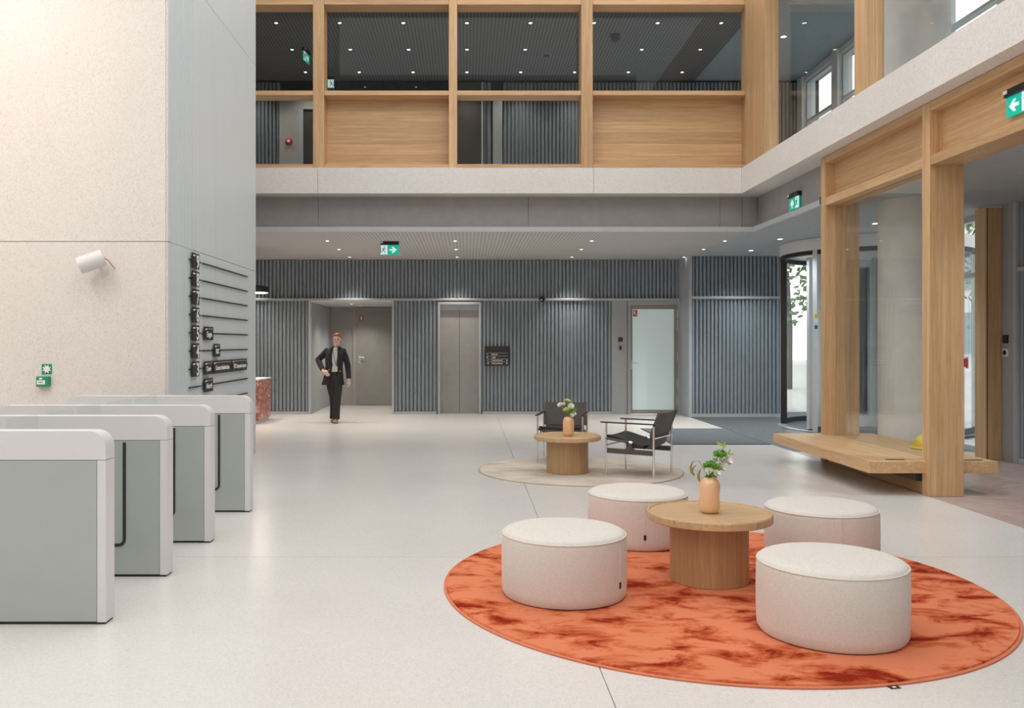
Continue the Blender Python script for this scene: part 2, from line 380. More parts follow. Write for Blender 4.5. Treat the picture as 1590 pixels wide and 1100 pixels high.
# ------------------------------------------------------------------ rear wall of the lobby
wr = thing('wall_rear', 'blue-grey fluted metal wall across the back of the lobby', 'wall', kind='structure')
AX0, AX1 = -3.22, -1.545; AZ = 2.32       # alcove
LX0, LX1 = -0.60, 0.29                    # lift
DX0, DX1 = 3.31, 4.46                     # frosted door
for (xa, xb, za, zb) in ((-9, AX0, 0, 3.4), (AX0, AX1, AZ+0.06, 3.4), (AX1, LX0, 0, 3.4), (LX0, LX1, 2.33, 3.4), (LX1, DX0, 0, 3.4), (DX0, 4.40, 2.34, 3.4)):
    box('wall_core', GREY, xa, xb, YB+0.076, YB+0.27, za, zb, wr)
RZ = 2.345
for xa, xb in ((-9, AX0-0.05), (AX1+0.04, LX0-0.03), (LX1+0.03, 2.99)):
    flutes('fluted_cladding', FLUTE, wr, xa, xb, 0.06, RZ, YB+0.075)
    box('plinth', RAILM, xa, xb, YB-0.01, YB+0.045, 0.0, 0.055, wr)
flutes('fluted_cladding', FLUTE, wr, -9, 4.38, RZ+0.05, ZC+0.1, YB+0.075)
box('rail', RAILM, -9, 4.38, YB-0.035, YB+0.05, RZ, RZ+0.05, wr, bev=0.012)
box('flat_panel', GREY, 2.99, DX0, YB+0.02, YB+0.045, 0.0, RZ, wr)
# alcove
for xa in (AX0-0.05, AX1): box('alcove_jamb', RAILM, xa, xa+0.045, YB-0.02, YB+0.25, 0, RZ, wr)
box('alcove_side', GREY, AX0-0.06, AX0, YB+0.25, 20.8, 0, 2.5, wr); box('alcove_side', GREY, AX1, AX1+0.06, YB+0.25, 20.8, 0, 2.5, wr)
box('alcove_back', GREYW, AX0, AX1, 20.8, 20.86, 0, 2.5, wr); box('alcove_ceiling', WHITE, AX0, AX1, YB-0.0, 20.8, AZ, AZ+0.05, wr)
# step to the entrance wall
we = thing('wall_entrance', 'blue-grey fluted wall standing forward beside the revolving door', 'wall', kind='structure')
YE = 17.45
box('wall_core', GREY, 4.43, 6.22, YE+0.076, YE+0.9, 0, 3.4, we)
flutes('fluted_cladding', FLUTE, we, 4.46, 6.22, 0.07, RZ, YE+0.075); flutes('fluted_cladding', FLUTE, we, 4.46, 6.22, RZ+0.05, ZC+0.1, YE+0.075)
box('plinth', RAILM, 4.46, 6.22, YE-0.01, YE+0.045, 0, 0.065, we); box('rail', RAILM, 4.46, 6.22, YE-0.035, YE+0.05, RZ, RZ+0.055, we, bev=0.01)
box('corner_trim', RAILM, 4.40, 4.46, YE-0.03, YE+0.75, 0, ZC+0.1, we)

# doors
d1 = thing('door_1', 'warm grey flush door at the back of the recessed alcove', 'door', (-1.55, 20.8, 0), kind='structure')
box('door_frame', GREYW, -1.14, 0.0, -0.05, 0.0, 0, 2.30, d1)
box('door_leaf', GREYD, -1.07, -0.02, -0.065, -0.051, 0.012, 2.24, d1)
h = B().box(-1.0, -0.955, -0.075, -0.065, 1.0, 1.17).go('handle_plate', ALU, d1); B().tube([(-0.98,-0.075,1.13),(-0.98,-0.12,1.13),(-0.86,-0.12,1.13)], 0.010).go('lever_handle', ALU, h)
st = box('warning_sticker', REDS, -0.99, -0.89, -0.0675, -0.0655, 1.98, 2.13, d1); box('sticker_print', OFFW, -0.955, -0.925, -0.069, -0.0675, 2.01, 2.10, st)
d2 = thing('door_2', 'grey framed door with a tall frosted glass pane', 'door', (3.32, YB, 0), kind='structure')
B().box(0.0, 0.06, -0.01, 0.14, 0, 2.33).box(1.03, 1.13, -0.01, 0.14, 0, 2.33).box(0.06, 1.03, -0.01, 0.14, 2.27, 2.33).go('door_frame', GREY, d2)
B().box(0.065, 0.10, 0.02, 0.07, 0.01, 2.265).box(0.96, 1.025, 0.02, 0.07, 0.01, 2.265).box(0.10, 0.96, 0.02, 0.07, 0.01, 0.09).box(0.10, 0.96, 0.02, 0.07, 2.17, 2.265).go('door_leaf', GREYD, d2)
box('frosted_pane', FROSTL, 0.10, 0.96, 0.035, 0.055, 0.09, 2.17, d2)
h = B().box(0.068, 0.095, 0.012, 0.02, 0.93, 1.12).go('handle_plate', ALU, d2); B().tube([(0.082,0.012,1.06),(0.082,-0.04,1.06),(0.20,-0.04,1.06)], 0.010).go('lever_handle', ALU, h)
for z in (0.2, 0.55, 1.1, 1.75, 1.98): B().tube([(1.028,0.008,z),(1.028,0.008,z+0.18)], 0.012, 8).go('hinge', ALU, d2)
st = box('warning_sticker', RED, 0.12, 0.205, 0.031, 0.034, 2.02, 2.15, d2); box('sticker_print', OFFW, 0.135, 0.165, 0.029, 0.031, 2.07, 2.13, st); box('sticker_print', OFFW, 0.175, 0.19, 0.029, 0.031, 2.04, 2.07, st)
d3 = thing('door_3', 'brushed steel double lift doors in a slim pale frame', 'lift', (-0.155, YB, 0), kind='structure')
B().box(-0.445, -0.40, -0.02, 0.22, 0, 2.32).box(0.40, 0.445, -0.02, 0.22, 0, 2.32).box(-0.40, 0.40, -0.02, 0.22, 2.27, 2.32).go('door_frame', RAILM, d3)
box('header', RAILM, -0.40, 0.40, 0.10, 0.22, 2.15, 2.27, d3)
for s in (0, 1): box('lift_leaf', GREYW, -0.40 if s == 0 else 0.004, -0.004 if s == 0 else 0.40, 0.12, 0.16, 0.005, 2.15, d3)
box('threshold', ALU, -0.40, 0.40, 0.02, 0.22, 0, 0.006, d3); box('lift_backing', BLACK, -0.40, 0.40, 0.165, 0.22, 0, 2.15, d3)

# ------------------------------------------------------------------ low lobby ceiling, fascia and slabs
ce = thing('ceiling', 'low perforated metal ceiling of the lobby behind the beam', 'ceiling', kind='structure')
box('ceiling_board', CEILL, -9, 4.40, YC+0.04, YB+0.05, ZC, ZC+0.04, ce)
box('ceiling_board', CEILR, 4.48, 7.3, -2, 17.5, ZC, ZC+0.04, ce); box('ceiling_board', CEILR, 4.40, 4.48, YC+0.04, YB, ZC, ZC+0.04, ce)
box('edge_lip', RAILM, -9, 4.47, YC, YC+0.04, ZC, ZC+0.075, ce)
box('edge_lip', RAILM, 4.44, 4.48, 10.99, YC, ZC, ZC+0.075, ce); box('lip_end_cap', BLACK, 4.425, 4.44, 10.985, 11.03, ZC+0.01, ZC+0.1, ce)
fx = [-9, -5.7, -2.35, 0.97, 4.0, 4.35, 4.58]
for a, c in zip(fx, fx[1:]): box('fascia_panel', GREYW, a+0.003, c-0.003, 13.90, 13.93, ZC+0.04, 3.80, ce)
fy = [10.99, 12.9, 13.9]
for a, c in zip(fy, fy[1:]): box('fascia_panel', GREYW, 4.60, 4.63, a+0.003, c-0.003, ZC+0.04, 3.80, ce)
box('shelf', GREYW, -9, 4.6, YC+0.04, 13.9, ZC+0.041, ZC+0.05, ce); box('shelf', GREYW, 4.48, 4.6, 10.99, 13.9, ZC+0.041, ZC+0.05, ce)
# stone beams
tb = thing('trim_1', 'pale stone beam running around the edge of the upper floor', 'beam', kind='structure')
bx = [-9, -6.55, -2.30, 1.957, XS]
for a, c in zip(bx, bx[1:]): box('stone_block', BEAMST, a+0.002, c-0.002, YS, 13.92, 3.78, 4.175, tb, bev=0.004)
by = [-6, 1.95, 6.22, 10.48, 13.92]
for a, c in zip(by, by[1:]): box('stone_block', BEAMST, XS, 4.70, a+0.002, c-0.002, 3.78, 4.175, tb, bev=0.004)
uf = thing('floor_upper', 'slab of the upper floor behind the stone beam', 'floor', kind='structure')
box('slab', SLAB, -9, 7.3, 13.93, 18.6, 3.85, 4.15, uf); box('slab', SLAB, 4.71, 7.3, -6, 13.92, 3.85, 4.15, uf)
# ------------------------------------------------------------------ upper level rooms
cu = thing('ceiling_upper', 'dark perforated ceiling of the upper level', 'ceiling', kind='structure')
CX = [-9, -4.05, -0.02, 2.2, 4.7]
box('ceiling_board', CEILU, -9, 4.72, 13.7, YB+0.3, ZU, ZU+0.05, cu); box('ceiling_board', CEILT, 4.72, 7.3, -6, YB+0.3, ZU, ZU+0.05, cu)  # right board carries the daylight tint in its colour
box('ceiling_raft', CEILT, 5.15, 6.0, 8.2, 10.6, ZU-0.12, ZU-0.02, cu)
box('added_roof_slab', SLAB, -9, 7.3, 13.7, YB+0.4, ZU+0.06, 7.5, cu); box('added_roof_slab', SLAB, 4.52, 7.3, -6, 13.7, ZU+0.06, 7.5, cu)  # unseen roof slabs added so the upper rooms stay dark
wu = thing('wall_upper', 'dark fluted wall at the back of the upper level', 'wall', kind='structure')
box('wall_core', BLACK, -9, 7.3, YB+0.08, YB+0.25, 4.15, ZU, wu)
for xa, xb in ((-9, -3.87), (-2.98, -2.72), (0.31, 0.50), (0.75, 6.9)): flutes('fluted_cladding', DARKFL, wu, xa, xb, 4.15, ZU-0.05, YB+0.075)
for xa, xb in ((-2.72, -1.55), (-1.54, -0.30)): box('black_glazing', BLKGL, xa, xb, YB, YB+0.04, 4.15, ZU-0.06, wu)
box('door_surround', GREYW, -3.87, -3.46, YB-0.02, YB+0.045, 4.15, 6.50, wu); box('door_surround', GREYW, -3.46, -2.98, YB-0.02, YB+0.045, 6.30, 6.50, wu)
box('door_surround', GREY, -3.46, -3.38, YB-0.02, YB+0.045, 4.15, 6.30, wu); box('upper_door_leaf', DKWOOD, -3.38, -2.98, YB+0.02, YB+0.045, 4.15, 6.30, wu)
box('veneer_panel', DKWOOD, -0.29, 0.29, YB-0.02, YB+0.04, 4.15, ZU-0.06, wu)
box('veneer_trim', ALU, 0.30, 0.33, YB-0.04, YB+0.04, 4.15, ZU-0.06, wu)
box('pale_door_leaf', GREY, 0.53, 0.72, YB-0.25, YB-0.21, 4.15, 6.46, wu)

def screen_box(name, mat, x0, x1, y0, y1, z0, z1, p): return box(name, mat, x0, x1, y0, y1, z0, z1, p, bev=0.004)
# ------------------------------------------------------------------ upper oak screen, rear side
t2 = thing('trim_2', 'oak grid screen with glass and wood infill above the rear stone beam', 'screen', kind='structure')
Y0, Y1 = 13.62, 13.95
posts = [(-4.60, -4.47), (-2.385, -2.215), (-0.28, -0.153), (1.772, 1.95)]
for a, c in posts: screen_box('post', WOODZ, a, c, Y0, Y1, 4.176, 7.4, t2)
screen_box('post', WOODZ, 4.345, 4.48, Y0, Y1, 4.176, 7.4, t2)
bays = [(-6.7, -4.60), (-4.47, -2.385), (-2.215, -0.28), (-0.153, 1.772), (1.95, 4.345)]
for i, (a, c) in enumerate(bays):
    for za, zb in ((4.176, 4.245), (5.315, 5.385), (6.72, 7.4)): screen_box('rail', WOODX, a+0.002, c-0.002, Y0+0.004, Y1, za, zb, t2)
    box('pane', GLASSD, a, c, 13.90, 13.912, 5.385, 6.72, t2)
    if i % 2 == 0:
        edges = [4.245, 4.33, 4.44, 4.62, 4.79, 4.97, 5.15, 5.315] if i == 2 else [4.245, 4.43, 4.63, 4.80, 4.98, 5.14, 5.315]
        for za, zb in zip(edges, edges[1:]): box('veneer_board', WOODX, a, c, 13.90, 13.93, za+0.0008, zb-0.0008, t2)
    else: box('pane', GLASSD, a, c, 13.90, 13.912, 4.245, 5.315, t2)
# upper oak screen, right side
t3 = thing('trim_3', 'oak framed glazing above the right stone beam', 'screen', kind='structure')
for a, c in ((12.70, 13.60), (9.49, 9.76), (6.36, 6.63), (3.2, 3.47)):
    screen_box('post', WOODZ, XR, 4.505, a, c, 4.176, 7.4, t3)
    if a < 12: box('glazing_bead', WOODZ, 4.44, 4.505, c, c+0.035, 4.176, 6.7, t3)
for a, c in ((9.795, 12.70), (6.665, 9.49), (3.505, 6.36)):
    screen_box('rail', WOODY, XR+0.004, 4.505, a+0.002, c-0.002, 6.72, 7.4, t3)
    box('pane', GLASSD, 4.48, 4.492, a, c, 4.176, 6.72, t3)
    box('glazing_channel', RAILM, 4.47, 4.50, a, c, 4.176, 4.20, t3)

# ------------------------------------------------------------------ lower oak screen with bench
t4 = thing('trim_4', 'oak portal frame with glass pane between the hall and the entrance', 'screen', kind='structure')
def lp(name, mat, *a): return box(name, mat, *a, t4, bev=0.004)
lp('post', WOODZ, XW, 4.85, 10.86, 10.98, 0, 3.775); lp('post', WOODZ, XW, 4.75, 8.40, 8.54, 0, 3.775); lp('post', WOODZ, XW, 4.75, 4.30, 4.44, 0, 3.775)
for a, c in ((8.54, 10.86), (4.44, 8.40)):
    lp('rail', WOODY, XW+0.004, 4.75, a+0.002, c-0.002, 3.17, 3.265); lp('rail', WOODY, XW+0.004, 4.75, a+0.002, c-0.002, 3.69, 3.775)
    box('veneer_panel', WOODY, 4.545, 4.57, a, c, 3.265, 3.69, t4)
lp('rail', WOODY, XW+0.03, 4.72, 8.542, 10.858, 0.0, 0.12)
box('pane', GLASS, 4.55, 4.562, 8.54, 10.86, 0.335, 3.17, t4)
be = thing('bench', 'long cantilevered oak plank bench passing through the portal frame', 'bench', (4.49, 9.80, 0))
B().box(-0.62, 0.62, -1.34, 1.31, 0.215, 0.33, 0.005).go('seat_plank', WOODY, be)
B().box(-0.10, -0.02, -1.2, 1.0, 0.12, 0.215).go('support_rail', BROWNB, be)
for i, (x, y) in enumerate(((-0.30, -1.20), (0.42, -1.25))):
    s = box('socket_unit', BLACK, x-0.09, x+0.09, y-0.03, y+0.03, 0.33, 0.333, be)
    for k in (-1, 0, 1): B().lathe([(0,0.333),(0.014,0.333),(0.014,0.335),(0,0.335)], 12, (x+k*0.05, y, 0)).go('socket_face', GREYD, s)
hh = thing('hard_hat', 'yellow hard hat lying on the oak bench behind the glass', 'helmet', (4.95, 9.49, 0.331))
prof = [(0.125*math.cos(t), 0.02+0.14*math.sin(t)) for t in [i*PI/2/10 for i in range(11)]]
B().lathe(prof+[(0.0,0.15)], 28).go('shell', YEL, hh); B().lathe([(0.118,0.0),(0.15,0.004),(0.15,0.012),(0.124,0.024)], 28).go('brim', YEL, hh)
B().tube([(0,-0.128,0.03),(0,-0.11,0.10),(0,-0.06,0.152),(0,0,0.168),(0,0.06,0.152),(0,0.11,0.10),(0,0.128,0.03)], 0.012, 8).go('crest', YEL, hh)

# ------------------------------------------------------------------ street side: column, wall, facade, revolving door, street
co = thing('pillar_round', 'round pale concrete column rising through both floors by the entrance', 'column', (5.44, 10.7, 0), kind='structure')
B().lathe([(0.0,0),(0.40,0),(0.40,ZC),(0.0,ZC)], 40).go('lower_shaft', CONC, co); B().lathe([(0.0,4.15),(0.40,4.15),(0.40,ZU),(0.0,ZU)], 40).go('upper_shaft', CONC, co)
ww = thing('wall_right', 'grey entrance wall with fluted metal and an oak door reveal', 'wall', kind='structure')
XG = 6.73
box('wall_core', GREY, XG+0.08, 7.3, -6, 11.06, 0, ZC, ww)
box('flat_panel', GREY, XG, XG+0.06, 10.80, 11.06, 0, ZC, ww); box('corner_trim', RAILM, XG-0.02, XG+0.06, 10.745, 10.80, 0, ZC, ww)
flutes('fluted_cladding', FLUTE, ww, -2, 10.74, 0.07, RZ, XG+0.075, 'x'); flutes('fluted_cladding', FLUTE, ww, -2, 10.74, RZ+0.05, ZC, XG+0.075, 'x')
box('rail', RAILM, XG-0.01, XG+0.06, -2, 10.74, RZ, RZ+0.05, ww); box('plinth', RAILM, XG, XG+0.06, -2, 10.74, 0, 0.065, ww)
box('oak_reveal', WOODZ, 6.60, XG+0.05, 11.07, 11.11, 0, ZC-0.02, ww); box('oak_reveal', WOODZ, 6.53, 6.60, 11.07, 11.30, 0, ZC-0.02, ww); box('reveal_groove', BROWNB, 6.548, 6.556, 11.064, 11.07, 0, ZC-0.03, ww)
# facade windows
def window(n, y0, y1, z0, z1, mull, label, trans=None, fw=0.07, glass=GLASS):
    w = thing('window_%d' % n, label, 'window', (XE, (y0+y1)/2, z0), kind='structure'); L = (y1-y0)/2; H = z1-z0
    f = B(); f.box(-0.05, 0.05, -L, -L+fw, 0, H).box(-0.05, 0.05, L-fw, L, 0, H).box(-0.05, 0.05, -L+fw, L-fw, 0, fw).box(-0.05, 0.05, -L+fw, L-fw, H-fw, H)
    f.go('window_frame', WPAINT, w); ysp = [-L+fw]
    for m in mull:
        box('mullion', WPAINT, -0.05, 0.05, m-y0-L-fw/2, m-y0-L+fw/2, fw, H-fw, w); ysp += [m-y0-L-fw/2, m-y0-L+fw/2]
    ysp.append(L-fw)
    for a, c in zip(ysp[0::2], ysp[1::2]):
        if trans:
            box('transom', WPAINT, -0.05, 0.05, a, c, trans, trans+fw, w); box('pane', glass, -0.006, 0.006, a, c, fw, trans, w); box('pane', glass, -0.006, 0.006, a, c, trans+fw, H-fw, w)
        else: box('pane', glass, -0.006, 0.006, a, c, fw, H-fw, w)
    return w
window(1, 11.30, 13.70, 0, ZC, (12.4,), 'glazed street door beside the oak reveal', 2.35)
window(2, 16.72, 17.44, 0, ZC, (), 'narrow street window beyond the revolving door', 2.35)
w3 = thing('window_90', 'tall rear street window between the fluted wall and the revolving door', 'window', (6.76, YE+0.1, 0), kind='structure')
B().box(-0.53, -0.47, -0.05, 0.05, 0, ZC).box(0.47, 0.53, -0.05, 0.05, 0, ZC).box(-0.47, 0.47, -0.05, 0.05, 0, 0.1).box(-0.47, 0.47, -0.05, 0.05, ZC-0.08, ZC).go('window_frame', WPAINT, w3); box('pane', GLASS, -0.47, 0.47, -0.006, 0.006, 0.1, ZC-0.08, w3)
yy = -5.8; k = 3
while yy < 18:
    y2 = min(yy+1.45, 18.1)
    if y2-yy > 0.5: window(k, yy, y2, 4.2, ZU-0.12, (), 'tall upper floor street window between white piers, %s' % ('by the round column' if 8.5 < yy < 12.5 else 'near the dark fluted wall' if yy > 12.5 else 'towards the hall front'), 1.75, 0.05); k += 1
    box('trim_%d' % (k+10), FACADE, XE-0.14, XE+0.14, y2, y2+0.26, 4.16, ZU-0.01, kind='structure', label='white pier between upper street windows', category='pier'); yy = y2+0.26
box('trim_60', FACADE, XE-0.1, XE+0.1, -6, 18.3, ZU-0.12, ZU-0.005, kind='structure', label='white lintel over the upper street windows', category='lintel')
fb = thing('push_button', 'red emergency door button by the oak reveal', 'button', (6.70, 11.9, 1.16))
fb.location = (6.86, 12.12, 1.20); box('housing', RED, -0.03, 0.03, -0.045, 0.045, -0.06, 0.06, fb, bev=0.01); box('post', ALU, 0.03, 0.04, -0.03, 0.03, -0.08, 0.08, fb)
dc = thing('door_closer', 'silver door closer on top of the glazed street door', 'door closer', (6.85, 11.95, 2.385))
box('body', ALU, -0.04, 0.05, -0.25, 0.25, -0.035, 0.035, dc, bev=0.008); B().tube([(-0.01,0.2,0.045),(-0.06,-0.1,0.05)], 0.01, 8).go('arm', ALU, dc)
# revolving door
RX, RY, RR = 7.05, 15.2, 1.5
rv = thing('revolving_door', 'glass revolving door with silver leaves and white drum canopy', 'revolving door', (RX, RY, 0))
B().lathe([(RR-0.02,3.0),(RR+0.05,3.0),(RR+0.05,ZC-0.005),(RR-0.02,ZC-0.005)], 64, close=True).go('canopy_ring', WHITE, rv)
B().lathe([(RR-0.05,2.93),(RR+0.04,2.93),(RR+0.04,3.0),(RR-0.05,3.0)], 64, close=True).go('header_band', BLACK, rv)
B().lathe([(0,3.0),(RR-0.03,3.0),(RR-0.03,3.03),(0,3.03)], 48).go('drum_ceiling', WHITE, rv)
B().lathe([(RR-0.06,0.002),(RR+0.08,0.002),(RR+0.08,0.012),(RR-0.06,0.012)], 64, close=True).go('floor_ring', GRILL, rv)
B().lathe([(0,0.001),(RR-0.06,0.001),(RR-0.06,0.006),(0,0.006)], 48).go('drum_mat', MAT, rv)
for a0 in (30, 210):
    A, C = math.radians(a0), math.radians(a0+120)
    B().lathe([(RR-0.006,0.10),(RR+0.006,0.10),(RR+0.006,2.93),(RR-0.006,2.93)], 32, (0,0,0), A, C, True).go('curved_pane', GLASS, rv)
    B().lathe([(RR-0.03,0.012),(RR+0.03,0.012),(RR+0.03,0.10),(RR-0.03,0.10)], 32, (0,0,0), A, C, True).go('curved_base_rail', GRILLD, rv)
    for a, mt in ((A, ALU), (C, ALU), ((A+C)/2, ALU)):
        o = B().box(-0.05, 0.05, -0.045, 0.045, 0.012, 3.0, 0.006).go('jamb_post', mt if a0 == 210 else BLACK, rv, loc=(RR*math.cos(a), RR*math.sin(a), 0), rot=(0,0,a))
for k in range(4):
    a = math.radians(20+90*k)
    lf = B().box(0.05, 0.13, -0.03, 0.03, 0.03, 2.9).box(1.34, 1.43, -0.03, 0.03, 0.03, 2.9).box(0.13, 1.34, -0.03, 0.03, 0.03, 0.22).box(0.13, 1.34, -0.03, 0.03, 2.78, 2.9).go('door_leaf', ALU, rv, loc=(0,0,0), rot=(0,0,a))
    box('pane', GLASS, 0.13, 1.34, -0.006, 0.006, 0.22, 2.78, lf); box('brush_strip', BLACK, 0.13, 1.42, -0.012, 0.012, 0.014, 0.03, lf)
B().tube([(0,0,0.02),(0,0,2.95)], 0.05, 14).go('centre_post', ALU, rv)
a = math.radians(210); jx, jy = RR*math.cos(a), RR*math.sin(a)
for i, (z, m) in enumerate(((1.88, YEL), (1.80, OFFW), (1.70, BLUES))): box('jamb_sticker', m, jx-0.07, jx-0.02, jy-0.09, jy-0.085, z, z+0.06, rv)
# street
gd = thing('ground', 'grey street paving outside the glazed facade', 'street', kind='structure')
box('paving', ASPH, 7.3, 60, -40, 80, -0.3, -0.05, gd); box('paving', ASPH, -30, 7.3, 22.6, 80, -0.3, -0.05, gd)
br = thing('street_building', 'pale gabled building closing the street behind the rear wall', 'building', (8, 66, -0.05)); box('wall', FACADE, -30, 12, 0, 8, 0, 9, br)
for r_ in range(2):
    for c_ in range(9):
        w2 = box('far_window', WINDK, 0, 1.8, -0.12, 0.02, 0, 2.0, br); w2.location = (-26+c_*4.1, 0, 1.2+r_*3.6)
B().prism([(-30,9),(12,9),(-9,13)], 0, 8).go('roof', SLAB, br)
fin = thing('trim_91', 'outdoor fluted metal return wall seen past the revolving door', 'wall', kind='structure'); box('wall_core', GREY, 7.75, 8.6, 18.08, 18.3, 0, 3.6, fin); flutes('fluted_cladding', FLUTE, fin, 7.75, 8.6, 0, 3.6, 18.07)
bl = thing('street_building', 'pale building with rows of windows across the street', 'building', (26, 22, -0.05))
box('wall', FACADE, 0, 8, -34, 40, 0, 17, bl)
wm = None
for r in range(5):
    for c in range(17):
        y = -31+c*4.1; z = 1.0+r*3.3
        if wm is None: wm = box('far_window', WINDK, -0.12, 0.02, 0, 2.0, 0, 2.1, bl); wm.location = (0, y, z)
        else: w2 = wm.copy(); COL.objects.link(w2); w2.parent = bl; w2.location = (0, y, z)
def tree(x, y, h, label):
    t = thing('street_tree', label, 'tree', (x, y, -0.05), group='street trees'); B().tube([(0,0,0),(0.05,0.03,h*0.4),(0.0,0.08,h*0.75)], [0.13,0.10,0.05], 10).go('trunk', BARK, t)
    b = B()
    for i in range(420):
        a, e, r = random.uniform(0, 2*PI), random.uniform(-1, 1), random.uniform(0.2, 1)**0.5*1.5
        c = Vector((r*math.cos(a)*math.sqrt(1-e*e), r*math.sin(a)*math.sqrt(1-e*e), h*0.72+r*e*1.2)); u = Vector((random.gauss(0,1), random.gauss(0,1), random.gauss(0,1))).normalized()*0.13; w = u.orthogonal().normalized()*0.09
        b.quad(c-u, c-w, c+u, c+w)
    b.go('crown', FOLI, t, kind='stuff')
for x, y, h in ((12.5, 27, 5.0), (13.0, 21, 5.4), (10.6, 29, 5.2)): tree(x, y, h, 'leafy young street tree outside the glass entrance')

# ------------------------------------------------------------------ hall behind the camera (daylit atrium): unseen walls added to limit glass reflections
ra = thing('wall_behind_added', 'unseen grey rendered wall closing the atrium, added to limit glass reflections', 'wall', kind='structure'); box('stone_face', FARW, -9, 7.3, -10.2, -10, 0, 13, ra)
rl = thing('wall_gate_side_added', 'unseen pale stone wall beyond the entrance gates, added to limit glass reflections', 'wall', kind='structure'); box('stone_face', STONE, -9.2, -9, -10.2, 22.6, 0, 9, rl)

# ------------------------------------------------------------------ access gates
def make_gate(label, y0, slot, wf, wb):
    T = 0.0575; L = 0.80; H = 1.01; zb = 0.86; R = 0.085
    g = thing('access_gate', label, 'turnstile', (-1.885-L, y0+T, 0), group='access gates in a row')
    def outl(sx): return [(sx*(L-R)+sx*R*math.sin(t), H-R+R*math.cos(t)) for t in [i*PI/2/8 for i in range(9)]]
    B().prism([(-L, zb)]+outl(-1)[::-1]+outl(1)+[(L, zb)], -T, T).go('cap', WHITE, g)
    for s in (-1, 1): box('end_stile', WHITE, s*L-(0.045 if s > 0 else 0), s*L+(0.045 if s < 0 else 0), -T+0.001, T-0.001, 0.012, zb-0.003, g)
    for s in (-1, 1): box('glass_panel', GATEG, -L+0.047, L-0.047, s*T*0.90-0.006, s*T*0.90+0.006, 0.016, zb-0.003, g)
    box('core_frame', GREYD, -L+0.05, L-0.05, -T*0.75, T*0.75, 0.012, zb-0.004, g)
    box('plinth', BLACK, -L+0.006, L-0.006, -T+0.006, T-0.006, 0.0, 0.012, g)
    if slot:
        x = L-0.268; p = [(x, -T*0.90-0.007, 0.845)]+[(x-0.035+0.035*math.cos(t), -T*0.90-0.007, 0.235-0.035*math.sin(t)) for t in [i*PI/2/5 for i in range(6)]]+[(x-0.62, -T*0.90-0.007, 0.20)]
        B().tube(p, 0.010, 8, flat=1.0).go('door_slot', BLACK, g)
    if wf: box('glass_wing', GLASS, -0.015, -0.003, -T-0.012-wf, -T-0.012, 0.22, 1.025, g)
    if wb: box('glass_wing', GLASS, -0.015, -0.003, T+0.012, T+0.012+wb, 0.22, 1.025, g)
make_gate('first white gate with a plain green glass side, at the open end of the row', 4.587, False, 0, 0.36)
make_gate('second white gate from the plain-sided one, black slot in its glass', 5.525, True, 0.36, 0.36)
make_gate('third white gate from the plain-sided one, next to the wide lane', 6.46, True, 0.36, 0.47)
make_gate('last white gate beyond the wide lane, beside the directory pillar', 7.635, True, 0.47, 0)

# ------------------------------------------------------------------ directory on the pillar flank (local: x along the wall away from the hall, facing -y)
dr = thing('floor_directory', 'black floor directory plates and lines on the grey pillar flank', 'sign', (PX, PY0, 0), PI/2)
def dplate(y0, y1, zc, h, txt, size, xs_, num=False):
    a, c = y0-PY0, y1-PY0
    p = box('number_plate' if num else 'tenant_plate', BLACKP, a, c, -0.030, -0.018, zc-h/2, zc+h/2, dr)
    box('top_line', OFFW, a+0.012, c-0.006, -0.0312, -0.030, zc+h/2-0.024, zc+h/2-0.021, p); box('caption_bar', OFFW, a+0.012, a+0.07, -0.0315, -0.030, zc+h/2-0.034, zc+h/2-0.024, p)
    M = Matrix.Translation(((c-0.012) if num else (a+c)/2, -0.0318, zc-0.012)) @ FACE_Y
    text('t', txt, size, OFFW, p, M, xs_, 'RIGHT' if num else 'CENTER')
def dline(y0, y1, zc): box('floor_line', BLACKP, y0-PY0, y1-PY0, -0.020, -0.012, zc-0.008, zc+0.008, dr)
rowz = lambda n: 1.202+0.186*(n-3)
for n in range(3, 10): dplate(8.97, 9.19, rowz(n), 0.158, str(n), 0.185, 0.95, True); dline(8.895, 9.285, rowz(n))
for n in range(1, 10): dline(9.335, 11.27, rowz(n))
dline(8.895, 9.285, rowz(2)); dline(8.895, 9.285, rowz(1))
dplate(9.39, 9.70, rowz(5), 0.145, 'Engie', 0.078, 1.10); dplate(9.75, 9.97, rowz(4), 0.145, 'BDC', 0.075, 0.9)
dplate(9.39, 9.65, rowz(3), 0.145, 'Crow', 0.075, 0.95); dplate(9.71, 10.42, rowz(3), 0.145, 'Contract Administration', 0.07, 0.80); dplate(10.486, 11.185, rowz(3), 0.145, 'TEC Corporate Lawyers', 0.07, 0.84)
dplate(9.39, 9.69, rowz(2), 0.145, 'Akurth', 0.075, 1.0)

# things on the stone wall
sp = thing('spotlight', 'white cylindrical spotlight with red wire on the stone wall', 'spotlight', (-3.42, PY0, 2.14))
ax = Vector((-0.86, -0.25, -0.36)).normalized(); c0 = Vector((-0.055, -0.16, 0.085))
B().tube([c0-ax*0.115, c0-ax*0.10, c0+ax*0.115], [0.070,0.080,0.080], 28).go('lamp_body', WHITE, sp)
B().tube([c0+ax*0.1151, c0+ax*0.1165], [0.070,0.066], 28).go('lamp_glass', ALU, sp)
B().tube([(0.0,0,0.0),(0.0,-0.05,0.0),(-0.0,-0.13,0.04)], 0.014, 10).go('bracket', WHITE, sp); B().lathe([(0,0),(0.03,0),(0.03,0.012),(0,0.012)], 16).go('wall_rose', WHITE, sp, loc=(0,0,0), rot=(PI/2,0,0))
B().tube([c0-ax*0.11, (0.075,-0.10,0.10), (0.095,-0.02,0.04), (0.10,0.0,0.035)], 0.004, 6).go('red_wire', REDS, sp)
